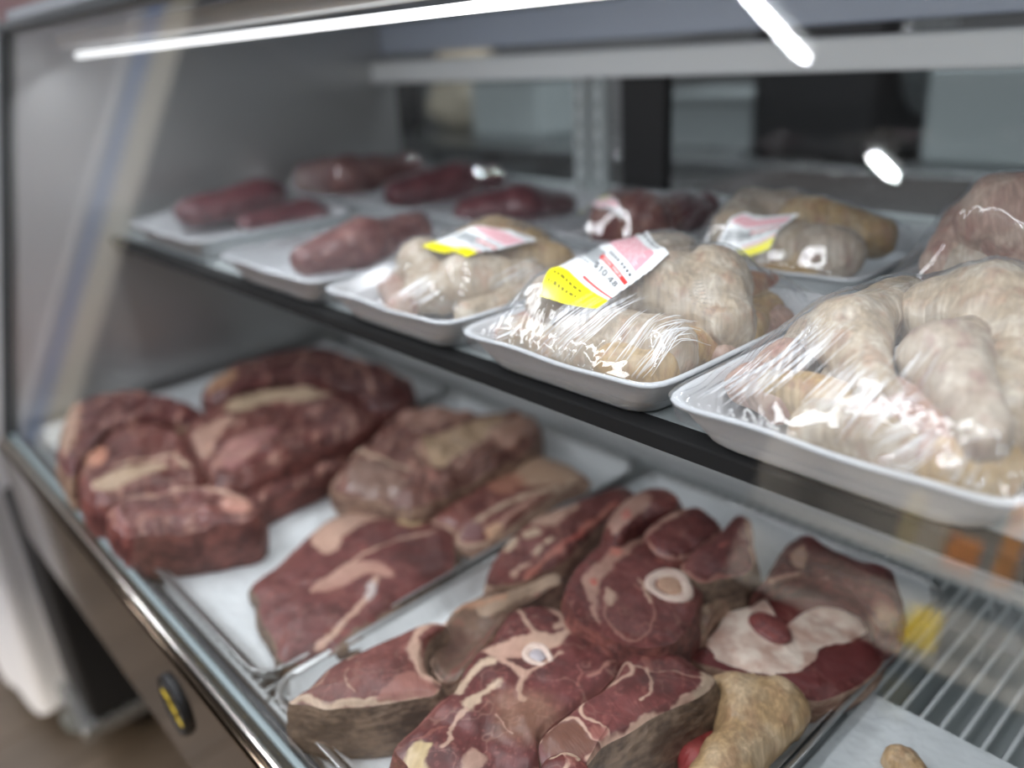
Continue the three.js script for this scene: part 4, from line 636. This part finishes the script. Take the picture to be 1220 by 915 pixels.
pack({ name: 'chicken_tray', label: 'wrapped tray heaped with pale chicken wings, no price label showing, front edge of shelf', group: GC, x: -0.187, z: FR + 0.004, w: 0.206, d: 0.25, seed: 2, rise: 0.003, grow: 1.04, freq: 260, fan: [0.45, 0.5], streak: 0.2, amp: 0.0026, taut: 260, glints: [[[930, 425], [856, 483], 0.035, 26], [[992, 390], [900, 466], 0.04, 36], [[1046, 440], [980, 515], 0.045, 40], [[1118, 492], [1044, 534], 0.035, 26], [[1150, 530], [1120, 578], 0.03, 20], [[1090, 420], [1060, 460], 0.03, 10]], pieces: [
  { n: 'chicken_wing', c: 'grey', limbs: [[[955, 408, 0.030, 0.020], [930, 445, 0.022, 0.015]], [[955, 408, 0.030, 0.019], [1000, 385, 0.040, 0.020]]] },
  { n: 'chicken_wing', c: 'pale', limbs: [[[1012, 398, 0.056, 0.022], [1050, 466, 0.048, 0.011]], [[1012, 398, 0.056, 0.020], [1070, 366, 0.052, 0.020]]] },
  { n: 'chicken_wing', c: 'pale', limbs: [[[1185, 375, 0.064, 0.030], [1120, 380, 0.056, 0.026]], [[1185, 375, 0.064, 0.030], [1225, 420, 0.056, 0.026]]] },
  { n: 'chicken_wing', c: 'grey', limbs: [[[1128, 432, 0.056, 0.023], [1178, 528, 0.046, 0.011]], [[1128, 432, 0.056, 0.020], [1170, 408, 0.050, 0.018]]] },
  { n: 'chicken_wing', c: 'pale', limbs: [[[1215, 470, 0.040, 0.03], [1225, 540, 0.030, 0.022]]] },
  { n: 'chicken_wing', c: 'pink', limbs: [[[1060, 495, 0.034, 0.020], [1140, 545, 0.030, 0.018]]] },
  { n: 'chicken_wing', c: 'yellow', limbs: [[[920, 465, 0.028, 0.014], [1005, 490, 0.030, 0.016]]] },
  { n: 'chicken_wing', c: 'pink', limbs: [[[905, 425, 0.028, 0.016], [880, 455, 0.018, 0.012]], [[880, 455, 0.024, 0.012], [930, 482, 0.024, 0.012]]] },
  { n: 'chicken_wing', c: 'pale', limbs: [[[975, 510, 0.026, 0.015], [1060, 548, 0.028, 0.016]]] },
  { n: 'chicken_wing', c: 'yellow', limbs: [[[1110, 568, 0.028, 0.016], [1190, 560, 0.030, 0.018]]] },
  { n: 'chicken_wing', c: 'pale', limbs: [[[1010, 455, 0.026, 0.018], [985, 490, 0.020, 0.012]]] }] });
pack({ name: 'chicken_tray', label: 'wrapped tray of chicken legs with price label at left and orange wing tip', group: GC, x: -0.396, z: FR, seed: 5, rise: 0.004, grow: 1.26, fan: [0.35, 0.5], streak: 0.2, amp: 0.0024,
  labels: [[[643, 354], [712, 369], [797, 304], [738, 299]]], glints: [[[740, 350], [645, 424], 0.05, 46], [[790, 378], [738, 440], 0.04, 30], [[830, 390], [770, 410], 0.03, 12], [[620, 385], [585, 400], 0.02, 14]], pieces: [
  { c: 'pale', limbs: [[[790, 350, 0.046, 0.027], [868, 392, 0.030, 0.018]], [[850, 340, 0.050, 0.025], [868, 385, 0.034, 0.018]], [[790, 350, 0.044, 0.025], [750, 360, 0.040, 0.022]]] },
  { n: 'skin_flap', c: 'yellow', limbs: [[[805, 418, 0.022, 0.012], [885, 398, 0.022, 0.014]], [[885, 398, 0.022, 0.014], [910, 370, 0.022, 0.012]]] },
  { c: 'pale', limbs: [[[690, 412, 0.024, 0.018], [790, 422, 0.028, 0.019]], [[740, 405, 0.03, 0.018], [790, 422, 0.028, 0.018]]] },
  { n: 'skin_flap', c: 'orange', limbs: [[[800, 410, 0.020, 0.008], [818, 425, 0.016, 0.008]]] },
  { c: 'pink', limbs: [[[592, 396, 0.016, 0.010], [655, 386, 0.028, 0.014]]] },
  { c: 'grey', limbs: [[[735, 338, 0.044, 0.024], [800, 318, 0.046, 0.024]], [[735, 338, 0.044, 0.023], [664, 362, 0.044, 0.019]]] },
  { c: 'pale', limbs: [[[615, 402, 0.024, 0.012], [700, 430, 0.026, 0.013]]] }, { c: 'yellow', limbs: [[[720, 436, 0.026, 0.012], [800, 444, 0.026, 0.013]]] }, { c: 'pink', limbs: [[[880, 430, 0.014, 0.010], [930, 385, 0.018, 0.012]]] },
  { n: 'wing_tip', c: 'orange', cf: 25, limbs: [[[884, 348, 0.036, 0.012], [926, 330, 0.040, 0.0045]]] }] });
pack({ name: 'chicken_tray', label: 'wrapped tray of chicken thighs with price label, beside the veined organ tray', group: GC, x: -0.607, z: FR, seed: 8, rise: 0.004, grow: 1.26, fan: [0.75, 0.4], streak: 0.16, amp: 0.002,
  labels: [[[503, 294], [556, 308], [640, 287], [606, 275]]], glints: [[[470, 318], [415, 340], 0.05, 36], [[520, 335], [480, 362], 0.04, 22], [[660, 320], [600, 350], 0.04, 22]], pieces: [
  { n: 'chicken_thigh', c: 'pale', limbs: [[[445, 318, 0.022, 0.015], [505, 318, 0.034, 0.022]], [[505, 318, 0.034, 0.020], [530, 345, 0.026, 0.018]]] },
  { n: 'chicken_thigh', c: 'pale', limbs: [[[500, 352, 0.022, 0.015], [560, 335, 0.034, 0.020]], [[560, 335, 0.034, 0.021], [622, 338, 0.026, 0.019]]] },
  { n: 'chicken_thigh', c: 'pink', limbs: [[[420, 330, 0.014, 0.011], [480, 368, 0.015, 0.012]]] }, { n: 'chicken_thigh', c: 'pale', limbs: [[[560, 378, 0.014, 0.011], [640, 362, 0.018, 0.013]]] },
  { n: 'chicken_thigh', c: 'yellow', limbs: [[[570, 302, 0.044, 0.024], [660, 318, 0.026, 0.019]]] },
  { n: 'chicken_thigh', c: 'yellow', limbs: [[[590, 285, 0.044, 0.020], [660, 288, 0.034, 0.019]]] }] });
pack({ name: 'chicken_tray', label: 'rear wrapped tray of yellowish chicken with flat price label by the dark heart tray', group: GC, x: -0.413, z: BK, seed: 11, grow: 1.25, fan: [0.3, 0.4], streak: 0.05, fx: 180, fz: 90,
  labels: [[[838, 291], [918, 281], [953, 256], [888, 254]]], glints: [[[925, 295], [895, 320], 0.02, 10]], pieces: [
  { c: 'pale', limbs: [[[870, 305, 0.034, 0.024], [935, 305, 0.034, 0.022]]] }, { c: 'pale', limbs: [[[900, 258, 0.050, 0.024], [858, 285, 0.044, 0.022]]] }, { c: 'yellow', limbs: [[[960, 268, 0.052, 0.022], [1060, 285, 0.040, 0.017]]] }, { c: 'grey', limbs: [[[950, 312, 0.036, 0.022], [1010, 308, 0.036, 0.022]]] }, { c: 'grey', limbs: [[[895, 262, 0.05, 0.024], [940, 255, 0.056, 0.02]]] }, { c: 'yellow', limbs: [[[900, 320, 0.028, 0.018], [960, 320, 0.03, 0.018]]] }] });
pack({ name: 'chicken_tray', label: 'tall wrapped tray of pinkish whole wings behind the label-less wing tray', group: GC, x: -0.195, z: BK, w: 0.206, d: 0.25, seed: 14, rise: 0, grow: 1.2, fan: [0.4, 0.3], streak: 0.05, fx: 180, fz: 90, pieces: [
  { n: 'chicken_wing', c: 'pink', limbs: [[[1160, 272, 0.075, 0.020], [1120, 318, 0.05, 0.015]]] }, { n: 'chicken_wing', c: 'pink', limbs: [[[1195, 262, 0.088, 0.030], [1240, 300, 0.07, 0.03]]] }, { n: 'chicken_wing', c: 'grey', limbs: [[[1185, 310, 0.055, 0.028], [1150, 325, 0.045, 0.020]]] }, { n: 'chicken_wing', c: 'pink', limbs: [[[1030, 330, 0.020, 0.010], [1090, 318, 0.03, 0.016]]] }, { n: 'chicken_wing', c: 'pale', limbs: [[[1220, 330, 0.05, 0.03], [1240, 350, 0.04, 0.03]]] }] });
pack({ name: 'heart_tray', label: 'rear wrapped tray of brown hearts with a yellow label corner', group: GL, x: -0.64, z: BK, seed: 17, grow: 1.15, clear: true, fan: [0.9, 0.2], streak: 0.02, fx: 150, fz: 80, amp: 0.001,
  labels: [[[688, 256], [724, 252], [742, 246], [708, 246]]], glints: [[[850, 250], [770, 285], 0.03, 10]], pieces: [
  { n: 'heart', organ: true, c: 'heart', limbs: [[[700, 275, 0.036, 0.026], [775, 278, 0.040, 0.030]]] }, { n: 'heart', organ: true, c: 'liver', limbs: [[[805, 258, 0.040, 0.024], [835, 252, 0.036, 0.020]]] }, { n: 'heart', organ: true, c: 'heart', limbs: [[[740, 255, 0.04, 0.024], [790, 262, 0.04, 0.024]]] }] });
pack({ name: 'offal_tray', label: 'wrapped tray with one veined purple-brown organ beside the chicken thigh tray', group: GL, x: -0.836, z: FR, w: 0.225, seed: 20, grow: 1.15, clear: true, fan: [0.9, 0.2], streak: -0.05, fx: 150, fz: 80, amp: 0.001, pieces: [
  { n: 'organ', organ: true, c: 'organ', limbs: [[[365, 312, 0.022, 0.016], [430, 290, 0.030, 0.024]], [[430, 290, 0.030, 0.024], [495, 276, 0.028, 0.020]]], cf: 60 }] });
pack({ name: 'liver_tray', label: 'wrapped tray of smooth dark livers at the far front corner of the shelf', group: GL, x: -1.165, z: FR - 0.012, w: 0.25, seed: 23, grow: 1.2, clear: true, fan: [0.9, 0.2], streak: -0.1, fx: 120, fz: 70, amp: 0.0008, pieces: [
  { n: 'liver', organ: true, c: 'liver', flat: 0.7, limbs: [[[205, 246, 0.028, 0.026], [280, 225, 0.036, 0.032]], [[280, 225, 0.036, 0.030], [340, 225, 0.030, 0.024]]] }, { n: 'liver', organ: true, c: 'liver', flat: 0.6, limbs: [[[300, 265, 0.02, 0.018], [370, 250, 0.022, 0.022]], [[370, 250, 0.022, 0.022], [430, 243, 0.02, 0.016]]] }] });
pack({ name: 'liver_tray', label: 'wrapped tray with a low purple-red liver beside the brown hearts', group: GL, x: -0.846, z: BK, w: 0.205, seed: 26, grow: 1.15, clear: true, fan: [0.9, 0.2], streak: -0.1, fx: 120, fz: 70, amp: 0.0008, pieces: [
  { n: 'liver', organ: true, c: 'liver', flat: 0.7, limbs: [[[560, 254, 0.026, 0.028], [620, 244, 0.032, 0.034]], [[620, 244, 0.032, 0.032], [665, 244, 0.024, 0.022]]] }] });
pack({ name: 'liver_tray', label: 'wrapped tray with a rounded red-brown liver between two other liver trays', group: GL, x: -1.062, z: BK, w: 0.205, seed: 29, grow: 1.15, clear: true, fan: [0.9, 0.2], streak: -0.1, fx: 120, fz: 70, amp: 0.0008, pieces: [
  { n: 'liver', organ: true, c: 'liver', flat: 0.8, limbs: [[[480, 232, 0.030, 0.026], [545, 216, 0.040, 0.032]], [[545, 216, 0.040, 0.032], [590, 212, 0.034, 0.026]]] }] });
pack({ name: 'offal_tray', label: 'wrapped tray of pinkish red trimmings in the far rear corner of the shelf', group: GL, x: -1.268, z: BK, w: 0.195, seed: 32, grow: 1.15, clear: true, fan: [0.9, 0.2], streak: -0.1, fx: 120, fz: 70, amp: 0.0008, pieces: [
  { n: 'trimming', organ: true, c: 'organ', limbs: [[[362, 215, 0.04, 0.026], [420, 212, 0.046, 0.032]], [[420, 212, 0.046, 0.030], [490, 204, 0.04, 0.026]]] }] });

// ---------------------------------------------------------------- past the end of the case: a unit under a white sheet, cartons on it
{
  const ux0 = -2.75, ux1 = -1.53, z0 = -0.06, z1 = -0.40, top = EY + 0.42;
  const u = thing('covered_unit', 'black wheeled base of the cloth-covered unit beside the case', 'cart', (ux0 + ux1) / 2, 0, (z0 + z1) / 2);
  part(u, 'body', rbox(ux1 - ux0 + 0.10, 0.42, 0.20, 0.01, 0.09, 0.33, -0.03), M.black);
  part(u, 'lower_tray', rbox(ux1 - ux0 + 0.10, 0.03, 0.22, 0.006, 0.09, 0.10, -0.02), M.steel);
  part(u, 'upper_frame', rbox(ux1 - ux0 - 0.10, 1.03, 0.20, 0.01, 0, 1.06, 0), M.midgrey);
  for (const sx of [-1, 1]) for (const sz of [-1, 1]) {
    const c = part(u, 'caster', rbox(0.03, 0.03, 0.05, 0.004, sx * 0.53 + 0.06, 0.072, sz * 0.09 - 0.02), M.steel);
    part(c, 'wheel', cylX(0.03, 0.022, sx * 0.53 + 0.06, 0.03, sz * 0.09 - 0.02, 20), M.midgrey);
  }
  // the sheet: a rounded rectangle in plan, folded, hanging almost to the floor
  const n = 200, rows = 26, rings = [], w = ux1 - ux0, d = z0 - z1;
  for (let r = 0; r <= rows; r++) {
    const v = r / rows, ring = [];
    for (let i = 0; i < n; i++) {
      const a = i / n * 2 * Math.PI, c = Math.cos(a), s = Math.sin(a), k = Math.pow(Math.abs(c) ** 10 + Math.abs(s) ** 10, -0.1);
      let x = c * k * (w / 2 - 0.03), z = s * k * (d / 2 - 0.03); const l = Math.hypot(x, z);
      const vv = Math.max(0, (v - 0.16) / 0.84), f = 0.03 * Math.sqrt(vv) * (Math.sin(x * 26 + z * 31) * 0.55 + 1.1 * fbm(x * 7, z * 7, vv * 1.2, 3)) + 0.03 * vv;
      const sc = v < 0.16 ? v / 0.16 : 1;
      x = x * sc + x / l * f; z = z * sc + z / l * f;
      const y = v < 0.16 ? top - 0.02 * Math.pow(sc, 4) + 0.006 * fbm(x * 9, z * 9, 2, 2) : lerp(top - 0.02, 0.075 + 0.05 * fbm(x * 5, z * 5, 4, 2), vv);
      ring.push([x, y, z]);
    }
    rings.push(ring);
  }
  const g = loft(rings, true, false);
  const o = single('white_sheet', 'white cloth sheet draped over the wheeled unit beyond the case', 'cloth', g, mat({ color: lin(0.70, 0.69, 0.71), roughness: 0.9, side: THREE.DoubleSide }), (ux0 + ux1) / 2, 0, (z0 + z1) / 2);
  const cart = (x, z, w2, h2, d2, c, name, lab) => { const t = thing('carton', lab, 'carton', x, EY + 0.055, z); part(t, 'box_body', rbox(w2, h2, d2, 0.004, 0, h2 / 2, 0), mat({ color: c, roughness: 0.7 })); part(t, 'tape', rbox(w2 + 0.002, 0.03, d2 * 0.25, 0.001, 0, h2 - 0.014, 0), mat({ color: lin(0.5, 0.4, 0.28), roughness: 0.4 })); };
  const cab = thing('side_cabinet', 'low grey cabinet behind the sheet-covered unit', 'cabinet', -2.3, 0, -0.72);
  part(cab, 'cabinet_body', rbox(0.9, EY + 0.03, 0.54, 0.006, 0, (EY + 0.03) / 2, 0), M.midgrey); part(cab, 'cabinet_top', rbox(0.92, 0.022, 0.56, 0.005, 0, EY + 0.042, 0), M.lightgrey);
  cart(-2.25, -0.58, 0.22, 0.30, 0.24, lin(0.46, 0.28, 0.28), '', 'pink cardboard carton standing on the low cabinet');
  cart(-2.2, -0.78, 0.2, 0.24, 0.13, lin(0.48, 0.38, 0.16), '', 'yellow cardboard carton beside the pink one on the cabinet');
}
// ---------------------------------------------------------------- customer side: what the slanted glass mirrors
{
  const t = thing('pillar', 'square beige pillar with a blue corner strip past the covered unit', 'pillar', -3.7, 0, 0.52);
  part(t, 'shaft', rbox(0.25, 2.6, 0.30, 0.01, 0, 1.3, 0), mat({ color: lin(0.62, 0.56, 0.44), roughness: 0.8 }));
  part(t, 'corner_strip', rbox(0.004, 2.58, 0.075, 0.001, 0.127, 1.3, 0.01), mat({ color: lin(0.20, 0.26, 0.42), roughness: 0.5 }), 'blue strip');
  part(t, 'skirting', rbox(0.27, 0.1, 0.32, 0.006, 0, 0.05, 0), M.darkgrey);
}
{ // a snack rack across the aisle, with lamps added to brighten its packets
  const rx = -0.455, rz = 1.18, t = thing('snack_rack', 'open snack rack with added lamps across the aisle from the glass', 'rack', rx, 0, rz);
  for (const s of [-1, 1]) part(t, 'side_panel', rbox(0.02, 1.3, 0.34, 0.003, s * 0.34, 0.65, 0), M.black);
  part(t, 'back_panel', rbox(0.66, 1.3, 0.015, 0.003, 0, 0.65, 0.165), M.black);
  for (const y of [0.1, 0.44, 0.60, 0.74, 0.90, 1.18]) part(t, 'shelf_board', rbox(0.66, 0.014, 0.32, 0.003, 0, y, 0), M.black);
  part(t, 'added_lamp_strip', rbox(0.62, 0.012, 0.02, 0.003, 0, 1.167, -0.135), M.tube);  // strips added so the packets show bright in the glass
  rectLight('added_rack_light', rx, 1.157, rz - 0.135, 0.6, 0.014, 5000, 0xfff2dc, rx, 0.9, rz - 0.09);
  rectLight('added_rack_light', rx, 0.880, rz - 0.135, 0.6, 0.012, 5000, 0xfff2dc, rx, 0.66, rz - 0.09);
  part(t, 'added_lamp_strip', rbox(0.62, 0.010, 0.02, 0.003, 0, 0.888, -0.135), M.tube);
  for (const y of [1.165, 0.882]) part(t, 'added_fascia', rbox(0.66, 0.05, 0.008, 0.002, 0, y, -0.158), M.black);  // boards added to keep the lamp strips out of the glass reflection
  const items = [[0.022, 0.752, 0.055, 0.075, lin(0.80, 0.62, 0.05), 'yellow snack packet on the lit rack, upright'], [-0.04, 0.752, 0.04, 0.05, lin(0.72, 0.70, 0.62), 'small cream packet between yellow and orange packets'], [0.045, 0.907, 0.05, 0.07, lin(0.75, 0.30, 0.08), 'orange snack packet on the lit upper board'], [-0.012, 0.907, 0.045, 0.10, lin(0.78, 0.74, 0.66), 'tall white packet on the lit upper board'], [0.115, 0.907, 0.03, 0.16, lin(0.70, 0.33, 0.10), 'slim orange bottle at the end of the lit board'], [0.02, 0.612, 0.05, 0.08, lin(0.80, 0.62, 0.05), 'yellow snack packet on the lower lit board'], [-0.055, 0.907, 0.03, 0.12, lin(0.70, 0.62, 0.40), 'slim tan bottle beside the tall white packet']];
  for (const [x, y, w, h, c, lab] of items) {
    const p = thing('snack_packet', lab, 'packet', rx + x, y, rz - 0.075, 'packets on the lit rack');
    part(p, 'pouch', (() => { const g = new THREE.BoxGeometry(w, h, 0.03, 8, 10, 4), q = g.attributes.position; for (let k = 0; k < q.count; k++) { const v = q.getY(k) / h * 2, u = q.getX(k) / w * 2; q.setZ(k, q.getZ(k) * (0.12 + 0.88 * Math.sqrt(Math.max(0, 1 - v * v * 0.98))) * (1 - 0.4 * u * u)); } g.computeVertexNormals(); return g.translate(0, h / 2, 0); })(), mat({ color: c, roughness: 0.35 }));
    part(p, 'seal', rbox(w, 0.006, 0.003, 0.001, 0, h - 0.003, 0), mat({ color: lin(0.7, 0.7, 0.68), roughness: 0.4 }));
  }
}
// ---------------------------------------------------------------- serving side, seen blurred through the rear doors
{
  const tb = thing('work_table', 'steel work table along the serving side wall', 'table', -1.6, 0, -2.2);
  part(tb, 'table_top', rbox(3.9, 0.04, 0.7, 0.006, 0, 0.88, 0), M.steel); for (const sx of [-1.7, -0.6, 0.6, 1.7]) for (const sz of [-0.3, 0.3]) part(tb, 'leg', rbox(0.04, 0.86, 0.04, 0.005, sx, 0.43, sz), M.steel);
  const bx = (name, lab, cat, x, z, w, h, d, m, extra) => { const t = thing(name, lab, cat, x, 0.90, z); part(t, 'body', rbox(w, h, d, Math.min(w, h, d) * 0.12, 0, h / 2, 0), m); extra && extra(t, w, h, d); return t; };
  const lid = (t, w, h, d) => part(t, 'lid', rbox(w + 0.02, 0.02, d + 0.02, 0.006, 0, h + 0.01, 0), M.midgrey);
  const beige = mat({ color: lin(0.48, 0.42, 0.32), roughness: 0.8 });
  bx('black_bin', 'black lidded bin on the work table', 'bin', -3.05, -2.05, 0.22, 0.26, 0.25, M.black, lid);
  const sack = thing('flour_sack', 'beige sack slumped on the work table', 'sack', -2.68, 0.90, -2.2);
  part(sack, 'sack_body', blob([[-0.12, 0.10, 0, 0.09, 0.12, 0.10, 0, 0.09], [-0.07, 0.24, 0, 0.08, 0.06, 0.25, 0, 0.08]], 0.06, 0.012, 0.012, 12, 3), beige); part(sack, 'tie', new THREE.TorusGeometry(0.03, 0.008, 8, 16).rotateX(Math.PI / 2).translate(0, 0.345, 0), M.darkgrey);
  bx('pale_tub', 'pale plastic tub on the work table beside the beige sack', 'tub', -2.25, -2.15, 0.36, 0.20, 0.3, M.lightgrey, lid);
  bx('grey_tub', 'grey plastic tub on the work table between pale tub and scale', 'tub', -1.42, -2.15, 0.34, 0.13, 0.3, M.midgrey, lid);
  bx('meat_scale', 'boxy pale scale on the work table', 'scale', -0.62, -2.1, 0.34, 0.22, 0.34, M.lightgrey, (t, w, h, d) => { part(t, 'platter', rbox(w - 0.04, 0.012, d - 0.04, 0.004, 0, h + 0.012, 0), M.steel); part(t, 'display_post', rbox(0.03, 0.24, 0.03, 0.004, 0, h + 0.12, -0.12), M.midgrey); });
  bx('slicer', 'black meat slicer on the work table', 'slicer', -1.02, -2.05, 0.34, 0.34, 0.36, M.black, (t, w, h) => { part(t, 'blade', new THREE.CylinderGeometry(0.14, 0.14, 0.012, 36).rotateZ(Math.PI / 2).translate(w / 2 + 0.01, h * 0.7, 0), M.steel); part(t, 'handle', rbox(0.03, 0.12, 0.03, 0.008, 0.05, h + 0.05, 0.1), M.darkgrey); });
  const bb = thing('butcher_block', 'dark brown butcher block standing behind the rear doors', 'butcher block', -0.62, 0, -1.38); part(bb, 'block_top', rbox(0.62, 0.14, 0.36, 0.012, 0, EY - 0.33, 0), mat({ color: lin(0.035, 0.024, 0.02), roughness: 0.6 })); for (const sx of [-1, 1]) for (const sz of [-1, 1]) part(bb, 'leg', rbox(0.07, EY - 0.39, 0.07, 0.006, sx * 0.26, (EY - 0.39) / 2, sz * 0.13), M.black);
  const wu = thing('hanging_cabinet', 'grey hanging cabinet above the work table', 'cabinet', -1.55, 1.34, -3.2); part(wu, 'cabinet_body', rbox(1.2, 0.6, 0.36, 0.006, 0, 0.3, 0), M.midgrey);
  for (const s of [-1, 1]) { const dr = part(wu, 'cabinet_door', rbox(0.58, 0.57, 0.016, 0.004, s * 0.295, 0.3, 0.188), M.lightgrey); part(dr, 'handle', rbox(0.012, 0.12, 0.018, 0.003, s * 0.03, 0.2, 0.204), M.steel); }
}
renderer.render(scene, camera);
